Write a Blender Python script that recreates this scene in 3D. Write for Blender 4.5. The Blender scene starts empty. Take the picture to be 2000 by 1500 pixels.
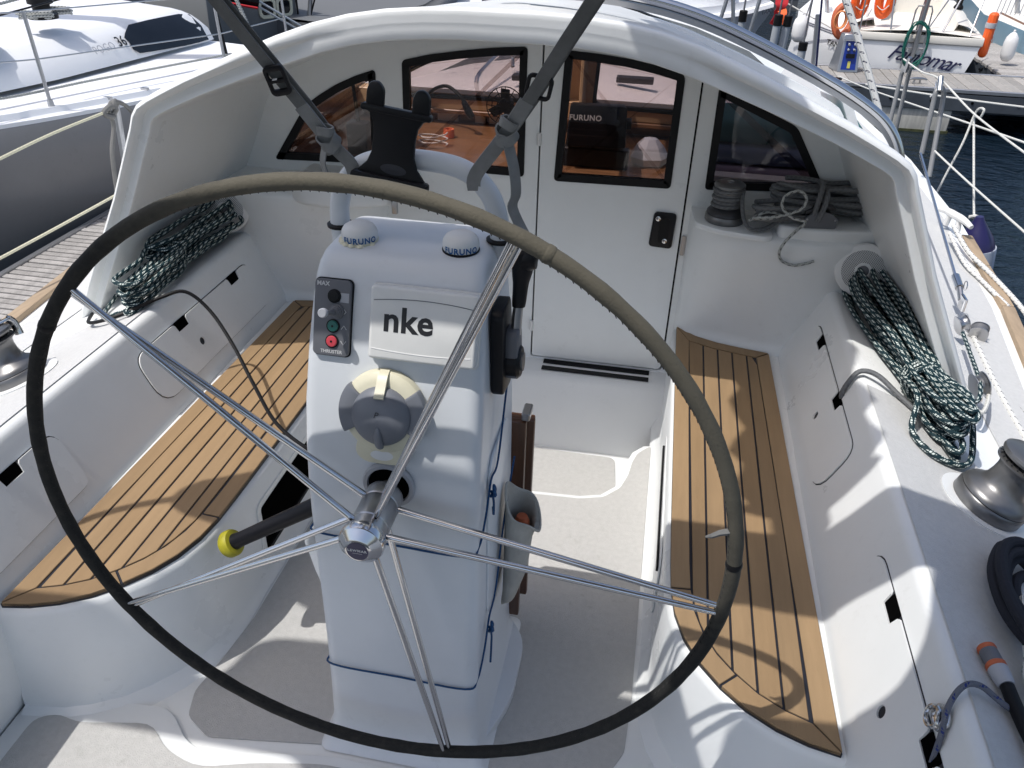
# A sailing yacht's cockpit in a marina.  X starboard, Y forward, Z up, metres; z = 0 is the cockpit sole.
import bpy, bmesh, math, random
from mathutils import Vector, Matrix, noise
R = math.radians
S = bpy.context.scene
COL = S.collection

# ------------------------------------------------------------------ camera, sky, sun, exposure
cam_d = bpy.data.cameras.new('camera')
cam = bpy.data.objects.new('camera', cam_d)
COL.objects.link(cam)
S.camera = cam
cam_d.sensor_width = 36.0
cam_d.lens = 28.735
cam_d.clip_start = 0.02
cam_d.clip_end = 2000
def camera_matrix(loc, pitch, yaw, roll):
    p, y, r = R(pitch), R(yaw), R(roll)
    fwd = Vector((-math.sin(y) * math.cos(p), math.cos(y) * math.cos(p), -math.sin(p)))
    rt = Vector((math.cos(y), math.sin(y), 0))
    dn = fwd.cross(rt)
    r2 = math.cos(r) * rt + math.sin(r) * dn
    d2 = -math.sin(r) * rt + math.cos(r) * dn
    m = Matrix((r2, -d2, -fwd)).transposed().to_4x4()
    m.translation = Vector(loc)
    return m
cam.matrix_world = camera_matrix((0.4306, -1.032, 1.8067), 32.4, 9.82, -1.7)

SUN_ELEV, SUN_DIR = 64.5, Vector((-0.356, -0.243, 0.902)).normalized()     # direction towards the sun: port, a little aft, high
world = bpy.data.worlds.new('World')
S.world = world
world.use_nodes = True
wn = world.node_tree.nodes
sky = wn.new('ShaderNodeTexSky')
sky.sky_type = 'NISHITA'
sky.sun_disc = False
sky.sun_elevation = R(SUN_ELEV)
sky.sun_rotation = math.atan2(SUN_DIR.x, SUN_DIR.y)
sky.air_density = 1.0
sky.dust_density = 3.2
sky.ozone_density = 1.0
bg = wn['Background']
bg.inputs['Strength'].default_value = 0.15
world.node_tree.links.new(sky.outputs['Color'], bg.inputs['Color'])
sun_d = bpy.data.lights.new('sun', 'SUN')
sun_d.energy = 3.25
sun_d.angle = R(0.55)
sun_d.color = (1.0, 0.97, 0.93)
sun = bpy.data.objects.new('sun', sun_d)
sun.rotation_euler = (-SUN_DIR).to_track_quat('-Z', 'Y').to_euler()
sun.location = (-4, -3, 12)
COL.objects.link(sun)
S.view_settings.view_transform = 'Standard'
S.view_settings.look = 'None'
S.view_settings.gamma = 1.0
S.view_settings.exposure = 0.15
S.view_settings.use_curve_mapping = False
S.render.engine = 'CYCLES'
S.cycles.use_denoising = True
S.cycles.max_bounces = 8
S.cycles.transparent_max_bounces = 16
S.cycles.caustics_reflective = False
S.cycles.caustics_refractive = False
S.cycles.sample_clamp_indirect = 6.0

# ------------------------------------------------------------------ geometry helpers: a shape is (verts, faces, uvs or None)
random.seed(7)
V = Vector
def join(*gs):
    v, f, u = [], [], []
    uv = all(g[2] is not None for g in gs)
    for g in gs:
        o = len(v)
        v += list(g[0]); f += [tuple(i + o for i in q) for q in g[1]]
        if uv: u += g[2]
    return v, f, (u if uv else None)
def xf(g, m):
    return [m @ V(p) for p in g[0]], g[1], g[2]
def mv(g, d):
    d = V(d)
    return [V(p) + d for p in g[0]], g[1], g[2]
def mirx(g):
    return [V((-p[0], p[1], p[2])) for p in g[0]], [tuple(reversed(q)) for q in g[1]], ([list(reversed(u)) for u in g[2]] if g[2] else None)
def frame(o, x, y):
    x = V(x).normalized(); y = V(y); z = x.cross(y).normalized(); y = z.cross(x)
    m = Matrix((x, y, z)).transposed().to_4x4(); m.translation = V(o)
    return m
def box(c, s):
    c = V(c); h = V(s) / 2
    v = [c + V((a * h.x, b * h.y, d * h.z)) for d in (-1, 1) for b in (-1, 1) for a in (-1, 1)]
    return v, [(0, 2, 3, 1), (4, 5, 7, 6), (0, 1, 5, 4), (2, 6, 7, 3), (0, 4, 6, 2), (1, 3, 7, 5)], None
def bar(a, b, w, t, up=(0, 0, 1)):
    a, b = V(a), V(b); d = b - a; L = d.length
    x = d.normalized(); side = V(up).cross(x)
    if side.length < 1e-4: side = V((1, 0, 0)).cross(x)
    return xf(box((L / 2, 0, 0), (L, w, t)), frame(a, x, side))
def spline(pts, n=6, closed=False):
    P = [V(p) for p in pts]; N = len(P); out = []
    rng = range(N if closed else N - 1)
    for i in rng:
        if closed: p0, p1, p2, p3 = P[(i - 1) % N], P[i], P[(i + 1) % N], P[(i + 2) % N]
        else: p0, p1, p2, p3 = P[max(i - 1, 0)], P[i], P[i + 1], P[min(i + 2, N - 1)]
        for k in range(n):
            t = k / n
            out.append(0.5 * ((2 * p1) + (p2 - p0) * t + (2 * p0 - 5 * p1 + 4 * p2 - p3) * t * t + (3 * p1 - p0 - 3 * p2 + p3) * t ** 3))
    if not closed: out.append(P[-1])
    return out
def tube(pts, r, n=8, closed=False, caps=True, flat=1.0):
    P = [V(p) for p in pts]; N = len(P)
    rad = r if isinstance(r, (list, tuple)) else [r] * N
    T = []
    for i in range(N):
        a = P[(i - 1) % N] if (closed or i > 0) else P[i]
        b = P[(i + 1) % N] if (closed or i < N - 1) else P[i]
        d = b - a
        T.append(d.normalized() if d.length > 1e-9 else V((0, 0, 1)))
    u = T[0].orthogonal().normalized()
    fr = []
    for i in range(N):
        u = u - T[i] * u.dot(T[i])
        u = u.normalized() if u.length > 1e-6 else T[i].orthogonal().normalized()
        fr.append((u.copy(), T[i].cross(u)))
    verts, faces, uvs = [], [], []
    L = [0.0]
    for i in range(1, N): L.append(L[-1] + (P[i] - P[i - 1]).length)
    tot = L[-1] + ((P[0] - P[-1]).length if closed else 0)
    tw = 0.0
    if closed:
        u0, w0 = fr[0]; ul = fr[-1][0]
        tw = math.atan2(ul.dot(w0), ul.dot(u0))
    for i in range(N):
        a0 = -tw * (i / N) if closed else 0
        for k in range(n):
            a = 2 * math.pi * k / n + a0
            verts.append(P[i] + rad[i] * (math.cos(a) * fr[i][0] + flat * math.sin(a) * fr[i][1]))
    for i in range(N if closed else N - 1):
        j = (i + 1) % N
        lu, lv = L[i], (L[j] if j else tot)
        for k in range(n):
            m = (k + 1) % n
            faces.append((i * n + k, i * n + m, j * n + m, j * n + k))
            uvs.append([(lu, k / n), (lu, (k + 1) / n), (lv, (k + 1) / n), (lv, k / n)])
    if caps and not closed:
        faces.append(tuple(reversed(range(n)))); uvs.append([(0, 0)] * n)
        faces.append(tuple((N - 1) * n + k for k in range(n))); uvs.append([(tot, 0)] * n)
    return verts, faces, uvs
def lathe(prof, n=32, m=None):
    verts, faces = [], []
    for r, z in prof:
        for k in range(n):
            a = 2 * math.pi * k / n
            verts.append(V((r * math.cos(a), r * math.sin(a), z)))
    for i in range(len(prof) - 1):
        for k in range(n):
            q = (k + 1) % n
            faces.append((i * n + k, i * n + q, (i + 1) * n + q, (i + 1) * n + k))
    if prof[0][0] > 1e-6: faces.append(tuple(reversed(range(n))))
    if prof[-1][0] > 1e-6: faces.append(tuple((len(prof) - 1) * n + k for k in range(n)))
    g = (verts, faces, None)
    return xf(g, m) if m else g
def loft(rings, closed=True, caps=(False, False)):
    n = len(rings[0]); verts = [V(p) for r in rings for p in r]; faces = []
    for i in range(len(rings) - 1):
        for k in range(n if closed else n - 1):
            m = (k + 1) % n
            faces.append((i * n + k, i * n + m, (i + 1) * n + m, (i + 1) * n + k))
    if caps[0]: faces.append(tuple(reversed(range(n))))
    if caps[1]: faces.append(tuple((len(rings) - 1) * n + k for k in range(n)))
    return verts, faces, None
def prism(poly, z0, z1):
    n = len(poly)
    v = [V((p[0], p[1], z0)) for p in poly] + [V((p[0], p[1], z1)) for p in poly]
    f = [tuple(reversed(range(n))), tuple(range(n, 2 * n))] + [(i, (i + 1) % n, n + (i + 1) % n, n + i) for i in range(n)]
    return v, f, None
def holed(outer, holes, z0, z1):
    """plate with openings: outlines in 2D, thickness z0..z1"""
    bm = bmesh.new(); loops = []
    for lp in [outer] + holes:
        vs = [bm.verts.new((p[0], p[1], z1)) for p in lp]
        loops.append(vs)
    es = [bm.edges.new((vs[i], vs[(i + 1) % len(vs)])) for vs in loops for i in range(len(vs))]
    bmesh.ops.triangle_fill(bm, use_beauty=True, use_dissolve=False, edges=es)
    bm.verts.index_update()
    n = len(bm.verts)
    v = [p.co.copy() for p in bm.verts]
    f = []
    for q in bm.faces:
        i = [w.index for w in q.verts]
        if q.normal.z < 0: i.reverse()
        f.append(tuple(i))
    f += [tuple(reversed([i + n for i in q])) for q in f]
    off = 0
    for lp, vs in zip([outer] + holes, loops):
        m = len(vs)
        for i in range(m): f.append((vs[i].index, vs[(i + 1) % m].index, vs[(i + 1) % m].index + n, vs[i].index + n))
    v += [V((p.x, p.y, z0)) for p in v]
    bm.free()
    return v, f, None
def ringplate(a, b, z0, z1):
    """flat frame between two outlines of equal length"""
    n = len(a)
    v = [V((p[0], p[1], z)) for z in (z0, z1) for l in (a, b) for p in l]
    f = []
    for i in range(n):
        j = (i + 1) % n
        f += [(2 * n + i, 2 * n + j, 3 * n + j, 3 * n + i), (i, n + i, n + j, j), (i, j, 2 * n + j, 2 * n + i), (n + i, 3 * n + i, 3 * n + j, n + j)]
    return v, f, None
def rrect(w, h, r, n=4, cx=0, cy=0):
    p = []
    for sx, sy, a0 in ((1, 1, 0), (-1, 1, 90), (-1, -1, 180), (1, -1, 270)):
        for k in range(n + 1):
            a = R(a0 + 90 * k / n)
            p.append((cx + sx * (w / 2 - r) + r * math.cos(a), cy + sy * (h / 2 - r) + r * math.sin(a)))
    return p
def roundpoly(poly, rad, n=4):
    out = []; N = len(poly)
    for i in range(N):
        p0, p1, p2 = V(poly[i - 1]), V(poly[i]), V(poly[(i + 1) % N])
        r = rad[i] if isinstance(rad, (list, tuple)) else rad
        a = (p0 - p1); b = (p2 - p1)
        d = min(r, a.length * 0.45, b.length * 0.45)
        A, B = p1 + a.normalized() * d, p1 + b.normalized() * d
        for k in range(n + 1):
            t = k / n
            out.append(tuple((1 - t) ** 2 * A + 2 * t * (1 - t) * p1 + t * t * B))
    return out
def ribbon(pts, w, side, t=0.0025):
    """webbing: path, width, side vector (or one per point)"""
    P = [V(p) for p in pts]; vs, fs, uv = [], [], []
    L = 0
    Ls = []
    for i, p in enumerate(P):
        if i: L += (p - P[i - 1]).length
        Ls.append(L)
        s = V(side[i]) if isinstance(side, list) else V(side)
        T = (P[min(i + 1, len(P) - 1)] - P[max(i - 1, 0)]).normalized()
        s = (s - T * s.dot(T)).normalized(); nn = T.cross(s)
        ww = w[i] if isinstance(w, list) else w
        vs += [p - s * ww / 2 - nn * t / 2, p + s * ww / 2 - nn * t / 2, p + s * ww / 2 + nn * t / 2, p - s * ww / 2 + nn * t / 2]
    for i in range(len(P) - 1):
        for k in range(4):
            m = (k + 1) % 4
            fs.append((4 * i + k, 4 * i + m, 4 * i + 4 + m, 4 * i + 4 + k))
            uv.append([(Ls[i], k * .25), (Ls[i], k * .25 + .25), (Ls[i + 1], k * .25 + .25), (Ls[i + 1], k * .25)])
    fs += [(3, 2, 1, 0), tuple(4 * (len(P) - 1) + k for k in range(4))]
    uv += [[(0, 0)] * 4] * 2
    return vs, fs, uv

ORG = {}
def meshdata(name, g, mat, smooth=35, bev=None, org=V((0, 0, 0)), recalc=True):
    me = bpy.data.meshes.new(name)
    me.from_pydata([V(p) - org for p in g[0]], [], [list(q) for q in g[1]])
    if g[2] is not None:
        uvl = me.uv_layers.new(name='UVMap'); i = 0
        for q in g[2]:
            for c in q:
                uvl.data[i].uv = c; i += 1
    bm = bmesh.new(); bm.from_mesh(me)
    if recalc: bmesh.ops.recalc_face_normals(bm, faces=bm.faces)
    if bev:
        es = [e for e in bm.edges if len(e.link_faces) == 2 and e.calc_face_angle(0) > R(bev[2] if len(bev) > 2 else 30)]
        bmesh.ops.bevel(bm, geom=es, offset=bev[0], segments=bev[1], profile=0.5, affect='EDGES', clamp_overlap=True)
    if smooth:
        for q in bm.faces: q.smooth = True
        for e in bm.edges:
            if len(e.link_faces) == 2 and e.calc_face_angle(0) > R(smooth): e.smooth = False
    bm.to_mesh(me); bm.free()
    me.materials.append(mat)
    return me
def obj(name, g, mat, parent=None, smooth=35, bev=None, label=None, cat=None, group=None, kind=None, recalc=True):
    if parent is None:
        xs = [p[0] for p in g[0]]; ys = [p[1] for p in g[0]]; zs = [p[2] for p in g[0]]
        org = V(((min(xs) + max(xs)) / 2, (min(ys) + max(ys)) / 2, min(zs)))
        if kind == 'structure': org = V((0, 0, 0))
    else:
        org = ORG[parent.name]
    o = bpy.data.objects.new(name, meshdata(name, g, mat, smooth, bev, org, recalc))
    COL.objects.link(o)
    if parent is None: o.location = org
    else: o.parent = parent
    ORG[o.name] = org
    return tag(o, label, cat, group, kind)
def tag(o, label=None, cat=None, group=None, kind=None):
    if label: o['label'] = label
    if cat: o['category'] = cat
    if group: o['group'] = group
    if kind: o['kind'] = kind
    return o
def thing(name, loc, label, cat, group=None):
    o = bpy.data.objects.new(name, None); COL.objects.link(o)
    o.location = loc; o.empty_display_size = 0.1; ORG[o.name] = V(loc)
    return tag(o, label, cat, group)
def share(src, parent, mat4=None, name=None):
    """another object on the same mesh data, as a child of parent"""
    o = bpy.data.objects.new(name or src.data.name, src.data); COL.objects.link(o)
    o.parent = parent
    if mat4 is not None: o.matrix_local = mat4
    return o
def dup(root, loc, rot=None, label=None, group=None, parent=None):
    c = root.copy(); COL.objects.link(c); c.location = loc
    if rot is not None: c.rotation_euler = rot
    if label: c['label'] = label
    if group: c['group'] = group
    for ch in list(root.children):
        d = ch.copy(); COL.objects.link(d); d.parent = c
        for k in list(ch.children):
            e = k.copy(); COL.objects.link(e); e.parent = d
    return c
def text(name, body, size, mat, parent, m, extrude=0.0006, offset=0.0, shear=0.0, space=1.0, bend=0.0, align='CENTER'):
    """lettering as a thin mesh, laid in the frame m"""
    cu = bpy.data.curves.new(name, 'FONT'); cu.body = body; cu.size = size; cu.extrude = extrude; cu.offset = offset
    cu.shear = shear; cu.space_character = space; cu.align_x = align; cu.align_y = 'CENTER'; cu.resolution_u = 3
    t = bpy.data.objects.new(name + '_curve', cu); COL.objects.link(t)
    dg = bpy.context.evaluated_depsgraph_get()
    me = bpy.data.meshes.new_from_object(t.evaluated_get(dg))
    bpy.data.objects.remove(t); bpy.data.curves.remove(cu)
    me.name = name
    org = ORG[parent.name] if parent is not None else V((0, 0, 0))
    for v in me.vertices:
        c = v.co.copy()
        if bend:
            a = c.x / bend
            c = V((bend * math.sin(a), c.y, c.z + bend * (math.cos(a) - 1)))
        v.co = m @ c - org
    me.materials.clear(); me.materials.append(mat)
    o = bpy.data.objects.new(name, me); COL.objects.link(o)
    o.parent = parent; ORG[o.name] = org
    return o

# ------------------------------------------------------------------ materials
def mat(name, col, rough=0.5, metal=0.0, spec=0.5, bump=0.0, bscale=200.0, var=0.0, vscale=3.0, coat=0.0, col2=None, sheen=0.0, stretch=None, rvar=0.0, grime=0.0, orand=0.0):
    m = bpy.data.materials.new(name); m.use_nodes = True
    nt = m.node_tree; N = nt.nodes; Lk = nt.links
    b = N['Principled BSDF']
    b.inputs['Base Color'].default_value = (*col, 1)
    b.inputs['Roughness'].default_value = rough
    b.inputs['Metallic'].default_value = metal
    b.inputs['Specular IOR Level'].default_value = spec
    b.inputs['Coat Weight'].default_value = coat
    b.inputs['Coat Roughness'].default_value = 0.08
    if sheen: b.inputs['Sheen Weight'].default_value = sheen
    tc = N.new('ShaderNodeTexCoord')
    src = tc.outputs['Object']
    if stretch:
        mp = N.new('ShaderNodeMapping'); mp.inputs['Scale'].default_value = stretch
        Lk.new(src, mp.inputs['Vector']); src = mp.outputs['Vector']
    if var or col2 or rvar:
        nz = N.new('ShaderNodeTexNoise'); nz.inputs['Scale'].default_value = vscale; nz.inputs['Detail'].default_value = 6
        nz.inputs['Roughness'].default_value = 0.62
        Lk.new(src, nz.inputs['Vector'])
        if var or col2:
            rp = N.new('ShaderNodeValToRGB')
            rp.color_ramp.elements[0].position = 0.32; rp.color_ramp.elements[1].position = 0.68
            c2 = col2 or tuple(min(1, c * (1 + var)) for c in col)
            c1 = tuple(c * (1 - var) for c in col)
            rp.color_ramp.elements[0].color = (*c1, 1); rp.color_ramp.elements[1].color = (*c2, 1)
            Lk.new(nz.outputs['Fac'], rp.inputs['Fac']); Lk.new(rp.outputs['Color'], b.inputs['Base Color'])
        if rvar:
            mr = N.new('ShaderNodeMapRange'); mr.inputs['To Min'].default_value = max(0.02, rough - rvar); mr.inputs['To Max'].default_value = min(1, rough + rvar)
            Lk.new(nz.outputs['Fac'], mr.inputs['Value']); Lk.new(mr.outputs['Result'], b.inputs['Roughness'])
    if grime:
        g1 = N.new('ShaderNodeTexNoise'); g1.inputs['Scale'].default_value = 26; g1.inputs['Detail'].default_value = 9; g1.inputs['Roughness'].default_value = 0.75
        g2 = N.new('ShaderNodeTexNoise'); g2.inputs['Scale'].default_value = 1.7; g2.inputs['Detail'].default_value = 4
        Lk.new(src, g1.inputs['Vector']); Lk.new(src, g2.inputs['Vector'])
        r1 = N.new('ShaderNodeMapRange'); r1.inputs['From Min'].default_value = 0.56; r1.inputs['From Max'].default_value = 0.72; Lk.new(g1.outputs['Fac'], r1.inputs['Value'])
        r2 = N.new('ShaderNodeMapRange'); r2.inputs['From Min'].default_value = 0.40; r2.inputs['From Max'].default_value = 0.70; Lk.new(g2.outputs['Fac'], r2.inputs['Value'])
        mu = N.new('ShaderNodeMath'); mu.operation = 'MULTIPLY'; Lk.new(r1.outputs['Result'], mu.inputs[0]); Lk.new(r2.outputs['Result'], mu.inputs[1])
        m2 = N.new('ShaderNodeMath'); m2.operation = 'MULTIPLY'; m2.inputs[1].default_value = grime; Lk.new(mu.outputs[0], m2.inputs[0])
        mx = N.new('ShaderNodeMix'); mx.data_type = 'RGBA'; Lk.new(m2.outputs[0], mx.inputs['Factor'])
        if b.inputs['Base Color'].links: Lk.new(b.inputs['Base Color'].links[0].from_socket, mx.inputs['A'])
        else: mx.inputs['A'].default_value = (*col, 1)
        mx.inputs['B'].default_value = (col[0] * .42, col[1] * .40, col[2] * .35, 1)
        Lk.new(mx.outputs['Result'], b.inputs['Base Color'])
    if orand:
        oi = N.new('ShaderNodeObjectInfo'); mr2 = N.new('ShaderNodeMapRange'); mr2.inputs['To Min'].default_value = 1 - orand; mr2.inputs['To Max'].default_value = 1 + orand
        Lk.new(oi.outputs['Random'], mr2.inputs['Value'])
        hs = N.new('ShaderNodeHueSaturation'); Lk.new(mr2.outputs['Result'], hs.inputs['Value'])
        if b.inputs['Base Color'].links: Lk.new(b.inputs['Base Color'].links[0].from_socket, hs.inputs['Color'])
        else: hs.inputs['Color'].default_value = (*col, 1)
        Lk.new(hs.outputs['Color'], b.inputs['Base Color'])
    if bump:
        n2 = N.new('ShaderNodeTexNoise'); n2.inputs['Scale'].default_value = bscale; n2.inputs['Detail'].default_value = 3
        Lk.new(src, n2.inputs['Vector'])
        bp = N.new('ShaderNodeBump'); bp.inputs['Strength'].default_value = bump; bp.inputs['Distance'].default_value = 0.002
        Lk.new(n2.outputs['Fac'], bp.inputs['Height']); Lk.new(bp.outputs['Normal'], b.inputs['Normal'])
    return m
def ropemat(name, base, fleck, fu=0.02, fv=4.0, amount=0.5, fuzz=0.6, skew=1.0):
    """braided rope: strands from a skewed checker of the length and girth coordinates, flecks of a second colour"""
    m = bpy.data.materials.new(name); m.use_nodes = True
    nt = m.node_tree; N = nt.nodes; Lk = nt.links; b = N['Principled BSDF']
    b.inputs['Roughness'].default_value = fuzz; b.inputs['Specular IOR Level'].default_value = 0.25
    uv = N.new('ShaderNodeUVMap'); uv.uv_map = 'UVMap'
    sp = N.new('ShaderNodeSeparateXYZ'); Lk.new(uv.outputs['UV'], sp.inputs['Vector'])
    def mth(op, a, bb):
        n = N.new('ShaderNodeMath'); n.operation = op
        for i, x in enumerate((a, bb)):
            if x is None: continue
            if isinstance(x, (int, float)): n.inputs[i].default_value = x
            else: Lk.new(x, n.inputs[i])
        return n.outputs['Value']
    u = mth('DIVIDE', sp.outputs['X'], fu); v = mth('MULTIPLY', sp.outputs['Y'], fv)
    # fleck: alternating blocks along the length, shifted with the girth
    a = mth('ADD', u, mth('MULTIPLY', v, skew * 0.5))
    blk = mth('GREATER_THAN', mth('FRACT', a, None), 1 - amount)
    w = mth('GREATER_THAN', mth('FRACT', mth('MULTIPLY', v, 1.0), None), 0.45)
    fine = mth('GREATER_THAN', mth('FRACT', mth('ADD', mth('MULTIPLY', u, 5.0), mth('MULTIPLY', v, 0.5)), None), 0.3)
    fac = mth('MULTIPLY', mth('MULTIPLY', blk, w), fine)
    mx = N.new('ShaderNodeMix'); mx.data_type = 'RGBA'
    mx.inputs['A'].default_value = (*base, 1); mx.inputs['B'].default_value = (*fleck, 1)
    Lk.new(fac, mx.inputs['Factor']); Lk.new(mx.outputs['Result'], b.inputs['Base Color'])
    # braid relief
    h = mth('MULTIPLY', mth('SINE', mth('MULTIPLY', mth('ADD', mth('MULTIPLY', u, 4.0), mth('MULTIPLY', v, 2.0)), 6.2832), None),
            mth('SINE', mth('MULTIPLY', mth('SUBTRACT', mth('MULTIPLY', u, 4.0), mth('MULTIPLY', v, 2.0)), 6.2832), None))
    bp = N.new('ShaderNodeBump'); bp.inputs['Strength'].default_value = 0.35; bp.inputs['Distance'].default_value = 0.001
    Lk.new(h, bp.inputs['Height']); Lk.new(bp.outputs['Normal'], b.inputs['Normal'])
    return m
def glassmat(name, tint, ior=1.45):
    m = bpy.data.materials.new(name); m.use_nodes = True
    nt = m.node_tree; N = nt.nodes; Lk = nt.links
    N.remove(N['Principled BSDF'])
    tr = N.new('ShaderNodeBsdfTransparent'); tr.inputs['Color'].default_value = (*tint, 1)
    gl = N.new('ShaderNodeBsdfGlossy'); gl.inputs['Roughness'].default_value = 0.01
    fr = N.new('ShaderNodeFresnel'); fr.inputs['IOR'].default_value = ior
    mx = N.new('ShaderNodeMixShader')
    Lk.new(fr.outputs['Fac'], mx.inputs['Fac']); Lk.new(tr.outputs['BSDF'], mx.inputs[1]); Lk.new(gl.outputs['BSDF'], mx.inputs[2])
    Lk.new(mx.outputs['Shader'], N['Material Output'].inputs['Surface'])
    return m

M = {}
M['gel'] = mat('gelcoat_white', (0.79, 0.805, 0.80), 0.30, spec=0.5, var=0.03, vscale=2.5, rvar=0.10, bump=0.02, bscale=9, grime=0.20)
M['gel2'] = mat('gelcoat_pedestal', (0.65, 0.675, 0.70), 0.34, var=0.035, vscale=4, rvar=0.10, bump=0.03, bscale=12, grime=0.22)
M['nonskid'] = mat('nonskid_paint', (0.54, 0.545, 0.54), 0.75, spec=0.3, bump=0.8, bscale=380, var=0.045, vscale=70, grime=0.3)
M['sole'] = mat('sole_nonskid', (0.47, 0.465, 0.45), 0.75, spec=0.3, bump=0.8, bscale=380, var=0.055, vscale=60, grime=0.5)
M['teak'] = mat('deck_plank', (0.305, 0.205, 0.112), 0.6, spec=0.3, bump=0.12, bscale=60, var=0.08, vscale=5, stretch=(6, 0.7, 6), orand=0.10, grime=0.25)
M['teak2'] = mat('deck_plank_worn', (0.29, 0.192, 0.102), 0.6, spec=0.3, bump=0.12, bscale=60, var=0.09, vscale=4, stretch=(6, 0.7, 6), orand=0.10, grime=0.3)
M['caulk'] = mat('black_caulk', (0.012, 0.013, 0.02), 0.5)
M['black'] = mat('black_rubber', (0.005, 0.005, 0.006), 0.5, spec=0.25)
M['dark'] = mat('dark_void', (0.003, 0.003, 0.003), 0.9, spec=0.0)  # flat black painted in for the shade inside holes; bolts share it
M['bplast'] = mat('black_plastic', (0.005, 0.005, 0.007), 0.42, spec=0.28, bump=0.05, bscale=300)
M['cgrey'] = mat('compass_grey', (0.17, 0.18, 0.205), 0.42, var=0.05, vscale=20)
M['stan'] = mat('grey_stanchion', (0.24, 0.245, 0.25), 0.5, metal=0.3)
M['hosef'] = mat('black_hose_fabric', (0.022, 0.024, 0.032), 0.8, spec=0.2, bump=0.4, bscale=120)
M['steel'] = mat('polished_steel', (0.62, 0.62, 0.63), 0.13, metal=1.0, rvar=0.05, vscale=20)
M['steel2'] = mat('dull_steel', (0.45, 0.45, 0.46), 0.32, metal=1.0, rvar=0.1, vscale=12)
M['alu'] = mat('aluminium_tube', (0.42, 0.43, 0.45), 0.42, metal=0.9, var=0.06, vscale=10)
M['winch'] = mat('grey_anodised', (0.19, 0.19, 0.192), 0.38, metal=0.75, bump=0.03, bscale=500, var=0.04, vscale=30)
M['winchd'] = mat('dark_anodised', (0.05, 0.05, 0.055), 0.42, metal=0.4)
M['grey'] = mat('grey_plastic', (0.13, 0.135, 0.15), 0.5, bump=0.05, bscale=300)
M['greyl'] = mat('light_grey_plastic', (0.38, 0.39, 0.42), 0.45)
M['cream'] = mat('aged_white_plastic', (0.70, 0.66, 0.50), 0.4, var=0.06, vscale=9)
M['white'] = mat('white_plastic', (0.74, 0.74, 0.73), 0.38, var=0.02, vscale=6)
M['white2'] = mat('white_plate', (0.72, 0.72, 0.70), 0.42, var=0.03, vscale=14)
M['web'] = mat('grey_webbing', (0.25, 0.25, 0.245), 0.8, spec=0.2, bump=0.4, bscale=500, var=0.12, vscale=25)
M['web2'] = mat('dark_webbing', (0.17, 0.17, 0.165), 0.8, spec=0.2, bump=0.4, bscale=500, var=0.12, vscale=25)
M['navy'] = mat('navy', (0.01, 0.012, 0.06), 0.3)
M['navyp'] = mat('navy_vinyl', (0.018, 0.015, 0.075), 0.28)
M['blue'] = mat('blue_cover', (0.02, 0.05, 0.28), 0.5)
M['letter'] = mat('blue_lettering', (0.012, 0.10, 0.28), 0.5)
M['letterb'] = mat('black_lettering', (0.01, 0.01, 0.012), 0.5)
M['letterw'] = mat('white_lettering', (0.6, 0.6, 0.6), 0.5)
M['wood'] = mat('varnished_wood', (0.235, 0.122, 0.060), 0.3, coat=0.3, var=0.3, vscale=6, stretch=(1, 8, 8), bump=0.03, bscale=40)
M['toe'] = mat('bleached_toe_rail', (0.36, 0.275, 0.19), 0.7, spec=0.2, var=0.15, vscale=6, stretch=(6, .8, 6), grime=0.3)
M['woodl'] = mat('light_wood', (0.62, 0.44, 0.26), 0.4, var=0.1, vscale=4, stretch=(1, 5, 5))
M['woodd'] = mat('dark_mahogany', (0.085, 0.036, 0.018), 0.35, var=0.3, vscale=5, stretch=(8, 8, 1))
M['canvas'] = mat('grey_canvas', (0.40, 0.39, 0.355), 0.9, spec=0.1, bump=0.5, bscale=350, var=0.14, vscale=14)
M['orange'] = mat('orange_cover', (0.80, 0.115, 0.015), 0.5, var=0.1, vscale=8)
M['orange2'] = mat('faded_orange', (0.50, 0.12, 0.045), 0.6, var=0.2, vscale=12)
M['tape'] = mat('orange_tape', (0.85, 0.2, 0.08), 0.4)
M['red'] = mat('red_fabric', (0.5, 0.012, 0.02), 0.7, var=0.2, vscale=6)
M['pink'] = mat('red_button', (0.55, 0.05, 0.07), 0.4)
M['green'] = mat('green_button', (0.01, 0.12, 0.10), 0.4)
M['yellow'] = mat('yellow_knob', (0.34, 0.31, 0.012), 0.55, var=0.15, vscale=40)
M['rope_dark'] = ropemat('navy_white_rope', (0.007, 0.028, 0.036), (0.62, 0.68, 0.64), 0.034, 5, 0.50)
M['rope_grey'] = ropemat('grey_rope', (0.15, 0.155, 0.16), (0.10, 0.105, 0.11), 0.016, 4, 0.5)
M['rope_fleck'] = ropemat('white_black_rope', (0.43, 0.44, 0.42), (0.02, 0.02, 0.025), 0.022, 3, 0.42)
M['rope_green'] = ropemat('white_green_rope', (0.62, 0.63, 0.60), (0.006, 0.10, 0.05), 0.05, 3, 0.35)
M['rope_white'] = ropemat('white_rope', (0.66, 0.66, 0.62), (0.45, 0.45, 0.42), 0.016, 3, 0.4)
M['rope_wb'] = ropemat('white_dark_fleck_rope', (0.68, 0.68, 0.65), (0.03, 0.03, 0.07), 0.035, 3, 0.22)
M['rope_cream'] = ropemat('cream_rope', (0.62, 0.60, 0.45), (0.5, 0.48, 0.36), 0.016, 3, 0.4)
M['rope_blue'] = ropemat('blue_cord', (0.010, 0.055, 0.15), (0.03, 0.11, 0.26), 0.008, 3, 0.5)
M['rope_bluegrey'] = ropemat('blue_grey_rope', (0.13, 0.14, 0.17), (0.02, 0.035, 0.16), 0.03, 3, 0.3)
M['rope_orange'] = ropemat('orange_rope', (0.75, 0.30, 0.12), (0.6, 0.2, 0.08), 0.02, 3, 0.4)
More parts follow.
